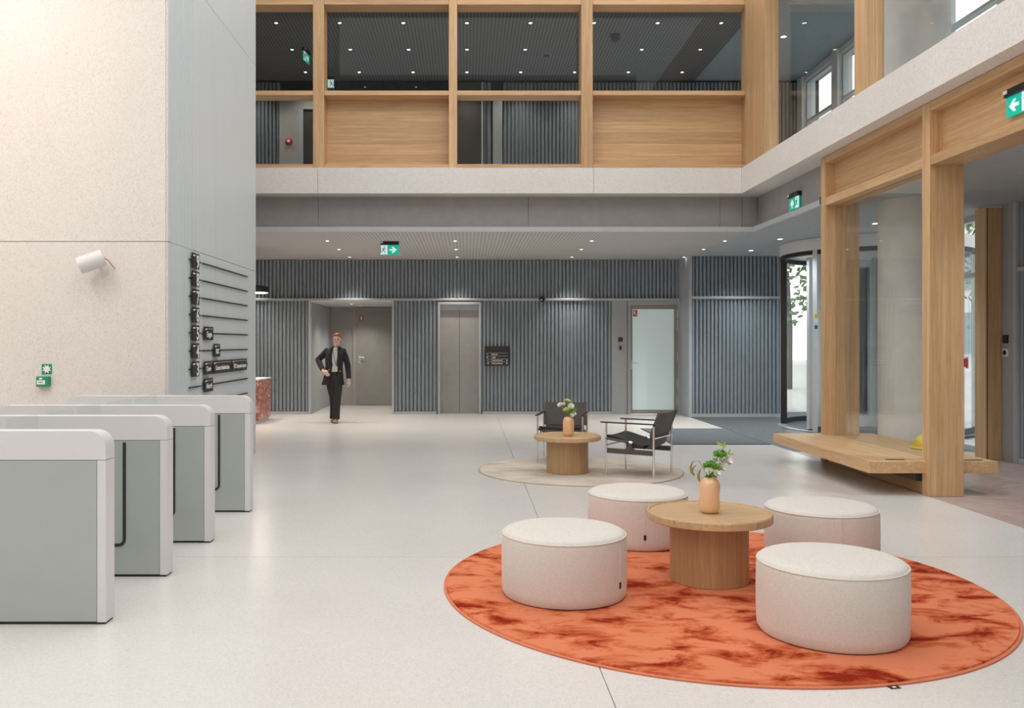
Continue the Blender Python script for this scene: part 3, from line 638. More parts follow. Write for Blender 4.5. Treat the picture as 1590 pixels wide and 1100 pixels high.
es = thing('assembly_sign', 'square green sign with white arrows on the stone wall', 'sign', (-3.965, PY0, 1.225))
box('sign_plate', GREENS, -0.047, 0.047, -0.006, 0, -0.047, 0.047, es)
st = []
for i in range(16): a = 2*PI*i/16+PI/16*2; r = (0.046, 0.024)[i % 2]; st.append((r*math.cos(a), r*math.sin(a)))
B().prism(st, -0.0075, -0.006).go('arrow_star', OFFW, es)
cp = thing('call_point', 'green emergency call point box on the stone wall', 'call point', (-3.985, PY0, 1.06))
box('housing', GREENS, -0.058, 0.058, -0.055, 0, 0, 0.096, cp, bev=0.006); box('press_glass', OFFW, -0.048, 0.028, -0.057, -0.055, 0.022, 0.060, cp); box('caption', OFFW, -0.028, 0.0, -0.0565, -0.055, 0.068, 0.084, cp)
for k in range(3): box('press_dot', BLACK, -0.030+k*0.014, -0.022+k*0.014, -0.0585, -0.057, 0.036, 0.046, cp)

# rear wall sign, devices, dome camera
bs = thing('wall_sign', 'black lobby sign with white rows beside the lift', 'sign', (0.62, YB, 1.0))
box('sign_plate', BLACKP, -0.255, 0.255, -0.03, -0.002, 0, 0.40, bs)
for i, (n_, t_, e_) in enumerate((('1','Network',0),('0','Lobby',0),('-1','Parking and bicycles P',1),('-2','Parking and bicycles P',1))):
    z = 0.235-i*0.061; box('row_line', OFFW, -0.215, 0.225, -0.0312, -0.030, z+0.0285, z+0.0315, bs)
    text('t', n_, 0.05, OFFW, bs, Matrix.Translation((-0.21,-0.0315,z)) @ FACE_Y); text('t', t_, 0.042, OFFW, bs, Matrix.Translation((-0.11,-0.0315,z)) @ FACE_Y, 0.62 if e_ else 0.8)
    if e_: box('icon', OFFW, 0.195, 0.215, -0.0315, -0.030, z-0.015, z+0.015, bs)
rd = thing('card_reader', 'black square reader on the grey panel beside the frosted door', 'reader', (3.17, YB+0.02, 1.50)); box('housing', BLACK, -0.045, 0.045, -0.03, 0, 0, 0.085, rd, bev=0.004); box('face', BLACKP, -0.035, 0.035, -0.032, -0.03, 0.01, 0.075, rd)
rd = thing('door_bell', 'small dark intercom under the square reader by the frosted door', 'intercom', (3.17, YB+0.02, 1.32)); box('housing', GREYD, -0.03, 0.03, -0.025, 0, 0, 0.10, rd, bev=0.004); box('face', BLACK, -0.02, 0.02, -0.027, -0.025, 0.012, 0.088, rd)
for z, nm, lab, kind in ((1.52, 'card_reader', 'black square reader on the grey wall by the oak reveal', 0), (1.35, 'wall_socket', 'white socket with round dark face on the grey wall by the oak reveal', 1)):
    t = thing(nm, lab, 'reader' if kind == 0 else 'socket', (XG, 10.97, z), -PI/2)
    box('housing', BLACK if kind == 0 else OFFW, -0.05, 0.05, -0.02, 0, -0.05, 0.05, t, bev=0.004)
    if kind: B().lathe([(0,0),(0.032,0),(0.032,0.006),(0,0.006)], 20).go('socket_face', BLACK, t, loc=(0,-0.020,0), rot=(PI/2,0,0))
    else: box('face', BLACKP, -0.04, 0.04, -0.022, -0.02, -0.04, 0.04, t)
def dome(name, label, loc, r, up=True):
    t = thing(name, label, 'camera', loc); B().lathe([(0,0),(r,0),(r,-r*0.5),(r*0.9,-r*0.7),(0,-r*0.7)], 24).go('housing', BLACK, t); B().ball((0,0,-r*0.7), r*0.72, 16, 10).go('dome', BLKGL, t); return t
t = thing('security_camera', 'small black security camera on the rear wall rail', 'camera', (1.545, YB-0.035, 2.37)); B().ball((0,-0.05,0), 0.06, 18, 12).go('dome', BLKGL, t); B().tube([(0,-0.02,0),(0,0.0,0)], 0.045, 16).go('mount', BLACK, t); B().tube([(-0.02,-0.10,-0.01),(-0.02,-0.112,-0.012)], 0.016, 12).go('lens', ALU, t)
dome('security_camera', 'black dome camera hanging from the dark upper ceiling', (2.62, 15.5, ZU), 0.10)
sd = thing('smoke_detector', 'dark smoke detector on the upper ceiling', 'detector', (1.50, 16.6, ZU)); B().lathe([(0,0),(0.07,0),(0.06,-0.03),(0.03,-0.045),(0,-0.045)], 20).go('body', BLACK, sd); B().lathe([(0.075,-0.004),(0.085,-0.004),(0.085,0),(0.075,0)], 20, close=True).go('base_ring', GREY, sd)
sd = thing('alarm_sounder', 'round red alarm sounder beside the upper door', 'alarm', (-3.67, YB-0.02, 5.63)); B().lathe([(0,0.05),(0.04,0.05),(0.075,0.02),(0.08,0)], 20).go('body', RED, sd, loc=(0,0,0), rot=(PI/2,0,0)); B().lathe([(0,0.056),(0.032,0.056),(0.032,0.05)], 16).go('centre', OFFW, sd, loc=(0,0,0), rot=(PI/2,0,0))

# exit signs (local: face looks to -y, origin at the top middle)
def exit_sign(label, loc, rz, arrow, man_left, W=0.32):
    t = thing('exit_sign', label, 'exit sign', loc, rz, group=None); H = 0.165
    box('housing', BLACK, -W/2, W/2, -0.03, 0.03, -0.062, 0, t, bev=0.003); box('indicator', OFFW, -W/2-0.004, -W/2+0.05, -0.034, -0.03, -0.035, -0.006, t)
    box('sign_panel', GREENE, -W/2+0.002, W/2-0.002, -0.008, 0.008, -0.062-H, -0.062, t)
    zc = -0.062-H/2; s = -1 if man_left else 1; mx = s*W*0.30; axx = -s*W*0.19
    box('door_field', WHITEE, mx-W*0.185, mx+W*0.185, -0.0095, -0.008, zc-H*0.47, zc+H*0.47, t)
    q = H/0.165
    pts = [(-0.062,-0.014),(0.0,-0.014),(-0.028,-0.05),(0.006,-0.05),(0.062,0.0),(0.006,0.05),(-0.028,0.05),(0.0,0.014),(-0.062,0.014)]
    ra_ = {'right':0,'left':PI,'up':PI/2}[arrow]
    B().prism([(axx+(p[0]*math.cos(ra_)-p[1]*math.sin(ra_)), zc+p[0]*math.sin(ra_)+p[1]*math.cos(ra_)) for p in pts], -0.0095, -0.008).go('arrow', WHITEE, t)
    m = B(); f = -1 if arrow == 'left' else 1
    for pl, r in (([(0.004,0.03),(-0.008,0.0)], 0.010), ([(-0.008,0.0),(0.014,-0.022),(0.010,-0.058)], 0.0065), ([(-0.008,0.0),(-0.020,-0.026),(-0.046,-0.034)], 0.0065), ([(0.004,0.026),(0.026,0.012),(0.034,0.022)], 0.005), ([(0.002,0.026),(-0.024,0.022),(-0.030,0.002)], 0.005)):
        m.tube([(mx+f*x, -0.0098, zc+z) for x, z in pl], r, 6)
    m.ball((mx+f*0.012, -0.0098, zc+0.050), 0.011, 10, 6); m.box(mx-f*0.056-0.006, mx-f*0.056+0.006, -0.0105, -0.0095, zc-0.06, zc+0.06); m.go('running_figure', GREENS, t); return t
exit_sign('lit exit sign with right arrow hanging from the low lobby ceiling', (-1.315, 14.95, ZC), 0, 'right', True)
exit_sign('lit exit sign with up arrow on the grey fascia panel', (4.565, 12.25, 3.565), -PI/2, 'up', False, 0.36)
exit_sign('lit exit sign with left arrow on the oak entrance screen', (4.51, 7.17, 3.575), -PI/2, 'left', False, 0.34)
exit_sign('lit exit sign seen edge-on below the dark upper ceiling', (-2.98, 16.3, ZU), PI/2-0.15, 'right', True)
xs5 = exit_sign('lit exit sign beside the black glazing of the upper level', (-2.80, 17.5, 6.78), 0, 'left', False)
for x in (-0.12, 0.12): B().tube([(x,0,0),(x,0,ZU-6.78)], 0.004, 6).go('hanging_rod', BLACK, xs5)

# ------------------------------------------------------------------ downlights
def downlight(loc, label, group, r=0.045, power=None, spot=1.3, color=(1,0.93,0.84)):
    t = thing('downlight', label, 'downlight', loc, group=group)
    B().lathe([(r,0.001),(r+0.007,0.001),(r+0.007,-0.006),(r,-0.004)], 20, close=True).go('trim_ring', WHITE, t); B().lathe([(0,-0.001),(r,-0.001),(r,-0.003),(0,-0.003)], 20).go('lens', LENS, t)
    if power: lamp('bulb', 'SPOT', (0,0,-0.02), power, color, 0.04, parent=t, spot=spot, blend=0.8)
    return t
for y, pw in ((14.86, 120), (16.2, 110), (17.66, 85)):
    for x in (-4.5, -2.36, -0.2, 2.11, 4.36): downlight((x, y, ZC), 'small downlight in the low lobby ceiling, '+('row along the front lip' if y < 15 else 'middle row' if y < 17 else 'row washing the fluted wall'), 'downlights of the low lobby ceiling', 0.026, None if (x > 4 and y > 17) else pw, 1.5)
for y in (14.93, 16.28, 17.64):
    for i in range(-4, 5):
        if i == 4 and y > 15.5 and False: continue
        downlight((i*1.08, y, ZU), 'small downlight in the dark upper ceiling, '+('row behind the oak screen' if y < 15 else 'middle row' if y < 17 else 'row along the fluted wall'), 'downlights of the dark upper ceiling', 0.024, 36 if y > 17 else 22, 2.0)
for y in (20.0, 19.0): downlight((-2.42 if y > 19.5 else -2.5, y, AZ), 'small downlight in the alcove ceiling', 'downlights of the alcove', 0.035, 60, 2.2)
for x, y in ((5.75, 12.6), (5.9, 9.6), (5.62, 12.6), (5.62, 15.6)): downlight((x, y, ZU), 'paired downlight in the upper ceiling by the street windows', 'downlights by the street windows', 0.045, 70, 2.2, (0.86,0.95,1))
for x, y in ((5.9, 12.7), (5.75, 8.0), (5.2, 14.6), (5.3, 16.4)): downlight((x, y, ZC), 'small downlight added to the grey entrance ceiling to brighten the entrance', 'downlights added to the entrance ceiling', 0.04, 130, 2.2, (0.86,0.95,1))  # cool downlights added to brighten the entrance and its round column
pd = thing('pendant_lamp', 'flat black disc pendant glowing above the reception desk', 'lamp', (-3.96, 16.2, 2.40))
B().lathe([(0,0.12),(0.29,0.12),(0.31,0.10),(0.31,0.0),(0.29,0.0),(0.29,0.012),(0,0.012)], 40).go('shade', BLACK, pd); B().lathe([(0,0.010),(0.288,0.010),(0.288,-0.004),(0,-0.004)], 40).go('diffuser', LENSP, pd)
B().tube([(0,0,0.12),(0,0,ZC-2.40)], 0.004, 6).go('cable', BLACK, pd); lamp('bulb', 'AREA', (0,0,-0.02), 22, (1,0.86,0.72), 0.5, parent=pd)
dk = thing('reception_desk', 'low red terrazzo reception desk behind the pillar', 'desk', (-5.15, 16.4, 0))
box('body', REDT, -1.4, 1.38, -0.5, 0.5, 0.06, 0.79, dk, bev=0.004); box('worktop', WHITE, -1.4, 1.385, -0.51, 0.51, 0.79, 0.815, dk, bev=0.004); box('plinth', ALU, -1.37, 1.35, -0.47, 0.47, 0, 0.06, dk)

# ------------------------------------------------------------------ rugs and mat
def rug(label, loc, R, mat, em, h=0.018):
    t = thing('round_rug', label, 'rug', loc); b = B(); n = 120; rings = [(0.0,h),(R*0.25,h),(R*0.5,h),(R*0.75,h),(R-0.03,h),(R-0.012,h*0.95),(R-0.006,0.004)]
    b.lathe(rings, n).go('pile', mat, t); b = B(); b.lathe([(R-0.006,0.001),(R+0.006,0.001),(R+0.007,0.007),(R,0.011),(R-0.008,0.009)], n, close=True).go('bound_edge', em, t); return t
ro = rug('round orange rug with pile shading in its colour under the stools', (1.472, 5.335, 0), 1.605, RUGO, RUGOE)
a = math.radians(-77.6); lb = B().box(-0.024, 0.024, -0.03, 0.0, 0.0, 0.002).go('woven_label', BLACK, ro, loc=(1.610*math.cos(a), 1.610*math.sin(a), 0.001), rot=(0,0,a+PI/2)); B().box(-0.008, 0.008, -0.022, -0.010, 0.002, 0.0025).go('label_print', OFFW, lb)
rug('round beige rug under the sling chairs', (1.30, 10.15, 0), 1.165, RUGB, RUGBE, 0.012)
fm = thing('floor_mat', 'dark charcoal rectangular mat on the floor towards the entrance', 'mat', (3.685, 13.88, 0)); box('carpet', MAT, -0.70, 0.70, -1.16, 1.16, 0, 0.010, fm); 
B().box(-0.715, -0.70, -1.175, 1.175, 0, 0.008).box(0.70, 0.715, -1.175, 1.175, 0, 0.008).box(-0.70, 0.70, -1.175, -1.16, 0, 0.008).box(-0.70, 0.70, 1.16, 1.175, 0, 0.008).go('rubber_edge', BLACK, fm)

# ------------------------------------------------------------------ stools
def make_stool(label):
    R, H = 0.36, 0.375; t = thing('ottoman', label, 'stool', group='round fabric stools on the orange rug')
    prof = [(0,0.0),(R-0.03,0.0),(R-0.012,0.006),(R-0.003,0.022),(R,0.06),(R+0.002,H*0.5),(R,H-0.05),(R-0.004,H-0.026),(R-0.014,H-0.010),(R-0.032,H-0.001),(R*0.80,H+0.004),(R*0.45,H+0.010),(0,H+0.012)]
    B().lathe(prof, 72).go('upholstery', FABRIC, t)
    B().lathe([(R-0.0045+0.0045*math.cos(q), H-0.024+0.0045*math.sin(q)) for q in [i*PI/4 for i in range(8)]], 72, close=True).go('piping', FABRIC, t)
    B().tube([(R-0.008,0,0.012),(R+0.0005,0,0.06),(R+0.0025,0,H*0.5),(R+0.0005,0,H-0.05),(R-0.004,0,H-0.024)], 0.0026, 6).go('side_seam', FABRIC, t)
    B().box(R, R+0.006, -0.008, 0.008, 0.085, 0.12, 0.001).go('label_tag', BLACK, t); return t
ST = [(0.5635, 5.11, -37, 'pale round stool on the orange rug, black tag turned to the table'), (1.835, 4.43, 70, 'pale round stool on the orange rug nearest its front edge, no tag showing'),
      (1.252, 6.45, -93, 'pale round stool with a vertical seam, at the rug edge by the beige rug'), (2.368, 5.88, -92, 'pale round stool half off the rug on the bench side')]
s0 = make_stool(ST[0][3])
for i, (x, y, a, lb_) in enumerate(ST):
    s = s0 if i == 0 else dup(s0); s.location = (x, y, 0.018); s.rotation_euler = (0,0,math.radians(a)); s['label'] = lb_
# ------------------------------------------------------------------ coffee tables
def make_table(label):
    t = thing('coffee_table', label, 'table', group='round oak coffee tables'); H = 0.42
    B().lathe([(0,0),(0.232,0),(0.235,0.003),(0.235,H-0.052),(0,H-0.052)], 64).go('drum_base', TABZ, t)
    B().lathe([(0,H-0.052),(0.365,H-0.052),(0.372,H-0.046),(0.375,H-0.03),(0.373,H-0.004),(0.369,H),(0.361,H),(0.356,H-0.009),(0,H-0.009)], 96).go('tray_top', TABX, t)
    for i in range(14):
        a0 = 2*PI*i/14; B().lathe([(0.3742,H-0.047),(0.3765,H-0.045),(0.3765,H-0.008),(0.3742,H-0.006)], 8, (0,0,0), a0+0.002, a0+2*PI/14-0.002, True).go('edge_block', TABX, t)
    return t
tb0 = make_table('round oak drum table on the orange rug'); tb0.location = (1.486, 5.40, 0.018); tb0.rotation_euler = (0,0,0.3)
t2_ = dup(tb0, None, (1.134, 9.93, 0.012), 1.1); t2_['label'] = 'round oak drum table on the beige rug'
def make_vase(label):
    t = thing('vase', label, 'vase', group='peach glazed vases'); R, H = 0.063, 0.215
    P = [(0,0.001),(0.040,0.001),(0.050,0.006),(0.058,0.020),(R,0.042),(R,H-0.055),(0.060,H-0.034),(0.052,H-0.016),(0.040,H-0.004),(0.030,H),(0.026,H-0.002),(0.026,H-0.05),(0,H-0.05)]
    B().lathe(P, 40).go('body', VASE, t); B().lathe([(0.026,H-0.001),(0.0285,H+0.002),(0.031,H-0.0005)], 32).go('rim', VASE, t); return t
v0 = make_vase('peach glazed vase on the table between the stools'); v0.location = (1.487, 5.39, 0.018+0.411)
v1 = dup(v0, None, (1.145, 9.92, 0.012+0.411), 0.0); v1['label'] = 'peach glazed vase on the table between the sling chairs'
# flowers: each stem is a thing; local origin at the vase mouth
def stem(t, end, bend=0.5, r=0.0022, mat=STEM):
    e = Vector(end); m = Vector((e.x*bend*0.4, e.y*bend*0.4, e.z*0.5)); B().tube([(0,0,-0.06), (e.x*0.06, e.y*0.06, 0.0), m, e], r, 6).go('stem', mat, t)
def petals(t, c, n, r, mat, up=(0,-0.5,0.8), cup=0.5, name='petal', rows=2):
    c = Vector(c); u = Vector(up).normalized(); a = u.orthogonal().normalized(); w = u.cross(a)
    for k in range(rows):
        for i in range(n):
            an = 2*PI*i/n+k*PI/n; d = a*math.cos(an)+w*math.sin(an); sdx = u.cross(d); rr = r*(1-0.3*k); b = B()
            pr = [(0.0,0.10),(0.35,0.42),(0.7,0.50),(0.95,0.28)]; L_ = []; R_ = []
            for q, wd in pr:
                p = c+d*(q*rr)+u*(cup*rr*q*q*(1+k)+0.002*k); L_.append(b.bm.verts.new(p-sdx*wd*rr*0.9)); R_.append(b.bm.verts.new(p+sdx*wd*rr*0.9+u*0.0))
            for j in range(3): b.bm.faces.new((L_[j], R_[j], R_[j+1], L_[j+1]))
            b.smooth = True; b.go(name, mat, t)
    B().ball(c+u*0.004, r*0.22, 10, 7).go('flower_heart', LIME, t)
def leaf(t, p0, p1, wd, mat=LEAF, nrm=(0,-1,0.4), droop=0.0, name='leaf'):
    p0, p1 = Vector(p0), Vector(p1); d = p1-p0; s = d.cross(Vector(nrm)).normalized(); N = s.cross(d).normalized(); b = B(); prev = None; n = 7
    for i in range(n+1):
        f = i/n; w = wd*math.sin(PI*min(1, 0.06+0.94*f))**0.8*(1-0.25*f) if i < n else 0.0005; p = p0+d*f+Vector((0,0,-droop*f*f))
        cur = [b.bm.verts.new(p-s*w+N*w*0.25), b.bm.verts.new(p), b.bm.verts.new(p+s*w+N*w*0.25)]
        if prev:
            for j in (0, 1): b.bm.faces.new((prev[j], prev[j+1], cur[j+1], cur[j]))
        prev = cur
    b.smooth = True; return b.go(name, mat, t)
def flower(kind, mouth, end, label, **k):
    t = thing(kind, label, 'flower', mouth, group=k.get('group')); return t
M1 = (1.487, 5.39, 0.018+0.411+0.213); s1 = 0.00395
def q1(px, py, dy=0.0): return ((px-1101.5)*s1, dy, (748-py)*s1)
FB = ['white blossom tucked under the lower tufted bloom of the front vase', 'white blossom facing out over the mouth of the front vase', 'largest white blossom, under the short sprig of the front vase', 'small white blossom just below the largest one in the front vase', 'small white blossom below the upper tufted bloom of the front vase']
for i_, (px, py, dy, r, up) in enumerate(((1099, 736, -0.03, 0.026, (-0.3,-0.6,0.7)), (1110, 740, -0.035, 0.026, (0.3,-0.7,0.6)), (1128.5, 722, -0.01, 0.034, (0.5,-0.6,0.5)), (1120, 733.5, -0.02, 0.022, (0.4,-0.6,0.5)), (1120.5, 722, 0.0, 0.022, (0.1,-0.8,0.5)))):
    t = thing('white_blossom', FB[i_], 'flower', M1, group='white blossoms in the front vase'); stem(t, q1(px, py, dy)); petals(t, q1(px, py, dy), 6, r, PETAL, up)
def moss(c, mouth, label, wr, hr):
    t = thing('green_bloom', label, 'flower', mouth); stem(t, c); b = B(); cv = Vector(c)
    for i in range(150):
        a = random.uniform(0, 2*PI); e = random.uniform(-0.5, 1); rr = math.sqrt(max(0, 1-e*e)); d = Vector((rr*math.cos(a), rr*math.sin(a), e)); p = cv+Vector((d.x*wr, d.y*wr, d.z*hr)); q = cv+Vector((d.x*wr, d.y*wr, d.z*hr))*1.0+d*0.012
        s = d.orthogonal().normalized()*0.004; b.quad(p-s, p+s, q+s*0.3, q-s*0.3)
    b.ball(c, 1.0, 14, 9, (wr, wr, hr)); b.go('tufted_head', MOSS, t, kind='stuff'); return t
moss(q1(1118.5, 711.5, 0.01), M1, 'upper tufted green bloom in the front vase', 0.033, 0.020); moss(q1(1101.5, 728, -0.005), M1, 'lower tufted green bloom in the front vase', 0.031, 0.021)
for lab, pts in (('longer dry grass head drooping out of the front vase', [(1084,721),(1074,721.5),(1071.2,730),(1072.5,738),(1077,743.5)]), ('shorter dry grass head drooping out of the front vase', [(1092,731),(1086,734),(1083,741),(1083.2,747),(1085,752.5)])):
    t = thing('grass_head', lab, 'grass', M1); P = [Vector(q1(a, c, -0.02)) for a, c in pts]; B().tube([(0,0,-0.06),(-0.01,-0.005,0.01),P[0],P[1]], 0.0016, 6).go('stem', STEM, t); B().tube(P[1:], [0.003,0.008,0.0085,0.004], 8).go('seed_spike', SEED, t)
    if pts[0][0] == 1084: B().tube([Vector(q1(1080,727.5,-0.02)), Vector(q1(1075.5,731,-0.02)), Vector(q1(1074,737,-0.02))], [0.002,0.005,0.003], 6).go('side_spike', SEED, t)
t = thing('leafy_sprig', 'tall yellow-green sprig rising from the front vase', 'foliage', M1); stem(t, q1(1124, 700, 0.0), 0.9, 0.003, STEM)
for a, c, w in (((1123,699),(1111.5,691.5),0.010), ((1124,699),(1125.5,690.5),0.006), ((1124,699.5),(1128.5,699.5),0.005), ((1123,698),(1117,694),0.008)): leaf(t, q1(*a), q1(*c), w, LIME)
t = thing('leafy_sprig', 'short yellow-green sprig leaning out beside the tall one', 'foliage', M1); stem(t, q1(1130, 715, -0.01), 0.9, 0.003, STEM)
for a, c, w in (((1131,711),(1141.5,712),0.007), ((1130,712),(1134.5,702.5),0.006), ((1112,723),(1106,717),0.012), ((1114,722),(1110,716.5),0.010)): leaf(t, q1(*a), q1(*c), w, LIME)
t = thing('leafy_sprig', 'low dark green leaves at the mouth of the front vase', 'foliage', M1); stem(t, q1(1103, 741, -0.01), 0.5)
for a, c, w in (((1100,744),(1091.5,744.5),0.010), ((1102,743),(1106,738),0.011), ((1103,743),(1112,746),0.009), ((1108,736),(1116,731),0.013), ((1112,735),(1119,729),0.012), ((1104,735),(1112,724),0.012)): leaf(t, q1(a[0],a[1],-0.02), q1(c[0],c[1],-0.03), w)
M2 = (1.145, 9.92, 0.012+0.411+0.213); s2 = 0.00727
def q2(px, py, dy=0.0): return ((px-882.6)*s2, dy, (650.7-py)*s2)
for (px, py, dy, r, mt, nm, lab, grp, up, n) in ((881, 626, 0.0, 0.042, LIME, 'lime_flower', 'broad lime-green flower at the top of the rear vase', None, (0.1,-0.4,0.9), 7), (879.7, 639.5, -0.03, 0.045, LIME, 'lime_flower', 'low lime-green flower over the rim of the rear vase', None, (-0.2,-0.5,0.8), 7),
        (885.8, 634.5, -0.02, 0.040, PETAL, 'white_rose', 'pale rose in the middle of the rear vase', None, (0.1,-0.8,0.5), 7), (870, 632.5, 0.0, 0.032, PETAL, 'white_blossom', 'outermost white blossom of the rear vase, opposite the broad leaf', 'white blossoms in the rear vase', (-0.5,-0.6,0.5), 6), (875.5, 631.5, 0.01, 0.026, PETAL, 'white_blossom', 'white blossom of the rear vase next to the top lime flower', 'white blossoms in the rear vase', (-0.2,-0.6,0.6), 6),
        (887, 648, -0.03, 0.028, PETAL, 'white_blossom', 'white blossom resting on the rim of the rear vase', 'white blossoms in the rear vase', (0.3,-0.8,0.4), 6), (891, 645.5, -0.03, 0.024, PETAL, 'white_blossom', 'small white blossom under the broad leaf of the rear vase', 'white blossoms in the rear vase', (0.5,-0.7,0.4), 6)):
    t = thing(nm, lab, 'flower', M2, group=grp); stem(t, q2(px, py, dy), 0.5, 0.003); petals(t, q2(px, py, dy), n, r, mt, up, 0.25 if mt is LIME else 0.6)
t = thing('green_leaf', 'broad green leaf on the right of the rear vase flowers', 'foliage', M2); stem(t, q2(887, 645, -0.01), 0.5); leaf(t, q2(885,647,-0.015), q2(895,636,-0.02), 0.034); leaf(t, q2(886,643,-0.01), q2(894.5,638,-0.015), 0.024)

# ------------------------------------------------------------------ sling chairs (local: front is -y)
def make_chair(label):
    t = thing('sling_chair', label, 'chair', group='black leather sling chairs')
    hx, fy, by_ = 0.275, -0.275, 0.275
    for sx in (-1, 1):
        B().tube([(sx*hx, fy, 0.0), (sx*hx, fy, 0.575)], 0.011, 12).go('leg', CHROME, t); B().tube([(sx*hx, by_, 0.0), (sx*hx, by_, 0.56)], 0.0125, 12).go('leg', CHROME, t)
        B().box(sx*hx-0.02, sx*hx+0.02, fy-0.065, by_+0.01, 0.575, 0.589, 0.005).go('armrest', LEATH, t)
        B().box(sx*hx-0.006, sx*hx+0.006, fy+0.010, by_-0.012, 0.245, 0.30).go('side_bar', BROWNB, t)
        B().tube([(sx*hx, fy, 0.405), (sx*(hx-0.004), 0.02, 0.372)], 0.013, 10).go('seat_rail', BROWNB, t)
        B().tube([(sx*(hx-0.004), -0.005, 0.376), (sx*(hx-0.004), 0.035, 0.370)], 0.017, 12).go('clamp', CHROME, t)
        B().prism([(-0.055,0.30),(0.065,0.30),(0.03,0.322),(0.020,0.365),(-0.01,0.368),(-0.02,0.322)], sx*hx-0.005, sx*hx+0.005, 'yz').go('bracket', BROWNB, t)
        # back upright, flat and leaning
        B().prism([(0.225,0.46),(0.25,0.455),(0.345,0.705),(0.318,0.712)], sx*(hx-0.012)-0.008, sx*(hx-0.012)+0.008, 'yz').go('back_upright', BROWNB, t)
    B().tube([(-hx, fy, 0.33), (hx, fy, 0.33)], 0.008, 8).go('cross_bar', CHROME, t); B().tube([(-hx, by_, 0.43), (hx, by_, 0.43)], 0.009, 8).go('cross_bar', CHROME, t)
    # sling: seat, curve and back as one leather sheet with thickness
    def sheet(path, w, th):
        b = B(); rows = []
        for i, (y, z) in enumerate(path):
            y0, z0 = path[max(i-1,0)]; y1, z1 = path[min(i+1,len(path)-1)]; d = Vector((0, y1-y0, z1-z0)).normalized(); nn = Vector((0, -d.z, d.y)); row = []
            for sgn in (1, -1):
                for k in range(7):
                    f = k/6*2-1; sag = -0.012*(1-f*f); row.append(b.bm.verts.new(Vector((f*w, y, z))+nn*(sgn*th/2+sag)))
            rows.append(row)
        for a, c in zip(rows, rows[1:]):
            for k in range(6): b.bm.faces.new((a[k], a[k+1], c[k+1], c[k])); b.bm.faces.new((a[7+k+1], a[7+k], c[7+k], c[7+k+1]))
            b.bm.faces.new((a[0], c[0], c[7], a[7])); b.bm.faces.new((a[6], a[13], c[13], c[6]))
        for r in (rows[0], rows[-1]):
            for k in range(6): b.bm.faces.new((r[k], r[k+1], r[7+k+1], r[7+k]))
        b.smooth = True; return b
    sheet([(-0.285,0.425),(-0.25,0.428),(-0.18,0.413),(-0.08,0.385),(0.02,0.358),(0.10,0.338),(0.145,0.33)], hx-0.022, 0.034).go('seat_pad', LEATH, t)
    sheet([(0.10,0.315),(0.16,0.312),(0.205,0.335),(0.225,0.38),(0.235,0.44)], hx-0.03, 0.006).go('sling', BROWNL, t)
    sheet([(0.230,0.42),(0.255,0.50),(0.285,0.58),(0.325,0.70)], hx-0.006, 0.016).go('backrest', BROWNL, t); return t
c0_ = make_chair('black leather sling chair behind the far drum table, back to the lift wall'); c0_.location = (1.19, 10.93, 0.012); c0_.rotation_euler = (0,0,math.radians(-13))
cb = dup(c0_, None, (1.92, 9.80, 0.012), math.radians(-123)); cb['label'] = 'black leather sling chair in side view, facing the far drum table'

# ------------------------------------------------------------------ walking person
pr_ = thing('person', 'person in black trouser suit with lanyard walking out of the alcove', 'person', (-2.45, 16.2, 0))
def hand(b, w, d, pn, s):
    """palm and five fingers: w wrist, d direction to the fingertips, pn palm normal, s side of the thumb"""
    w, d, pn = Vector(w), Vector(d).normalized(), Vector(pn).normalized(); x = d.cross(pn).normalized()*s
    b.tube([w-d*0.03, w, w+d*0.045, w+d*0.085], [0.026,0.027,0.036,0.034], 12, flat=0.5); b.ball(w+d*0.055, 0.036, 12, 8)
    for i, L in enumerate((0.066, 0.074, 0.070, 0.055)):
        o = w+d*0.08+x*(0.027-0.018*i); k1 = o+d*L*0.45+pn*0.008; k2 = k1+d*L*0.32+pn*0.018; b.tube([o-d*0.02, o, k1, k2, k2+d*L*0.10+pn*0.016], [0.0095,0.0095,0.0088,0.0082,0.0068], 8)
    o = w+d*0.025+x*0.03; b.tube([o-x*0.015, o+x*0.010+d*0.02, o+x*0.018+d*0.05+pn*0.010, o+x*0.014+d*0.07+pn*0.016], [0.012,0.012,0.0105,0.008], 8)
HX = 0.055; b = B()
b.loft([(HX,0.012,1.425,0.030,0.035),(HX,-0.008,1.435,0.046,0.058),(HX,-0.005,1.47,0.062,0.080),(HX,0.005,1.53,0.072,0.092),(HX,0.010,1.58,0.072,0.094),(HX,0.012,1.62,0.058,0.078),(HX,0.012,1.648,0.028,0.040)], 24)
b.ball((HX+0.003,-0.085,1.518), 0.014, 10, 8, (0.9,1.2,1.3)); b.tube([(HX+0.002,-0.082,1.555),(HX+0.003,-0.094,1.522)], [0.009,0.013], 8)
for sx in (-1, 1): b.ball((HX+sx*0.072,0.015,1.53), 0.022, 10, 8, (0.4,0.8,1.3))
b.ball((HX,-0.078,1.482), 0.018, 10, 6, (1.3,0.5,0.5)); b.ball((HX,-0.066,1.446), 0.020, 10, 6)
b.tube([(0.045,0.02,1.46),(0.04,0.025,1.40),(0.03,0.03,1.34)], [0.050,0.050,0.060], 16)
b.loft([(0.0,0.02,0.84,0.13,0.09),(0.0,0.02,0.95,0.14,0.09),(0.01,0.02,1.10,0.115,0.085),(0.015,0.02,1.25,0.13,0.09),(0.02,0.025,1.345,0.09,0.06),(0.03,0.03,1.39,0.050,0.048)], 20)
b.tube([(-0.12,0.03,1.318),(-0.29,0.06,1.155)], [0.038,0.034], 12); b.tube([(-0.29,0.06,1.155),(-0.185,-0.11,0.975)], [0.036,0.025], 12); b.ball((-0.29,0.06,1.155), 0.037, 10, 8); b.ball((-0.12,0.03,1.318), 0.04, 10, 8)
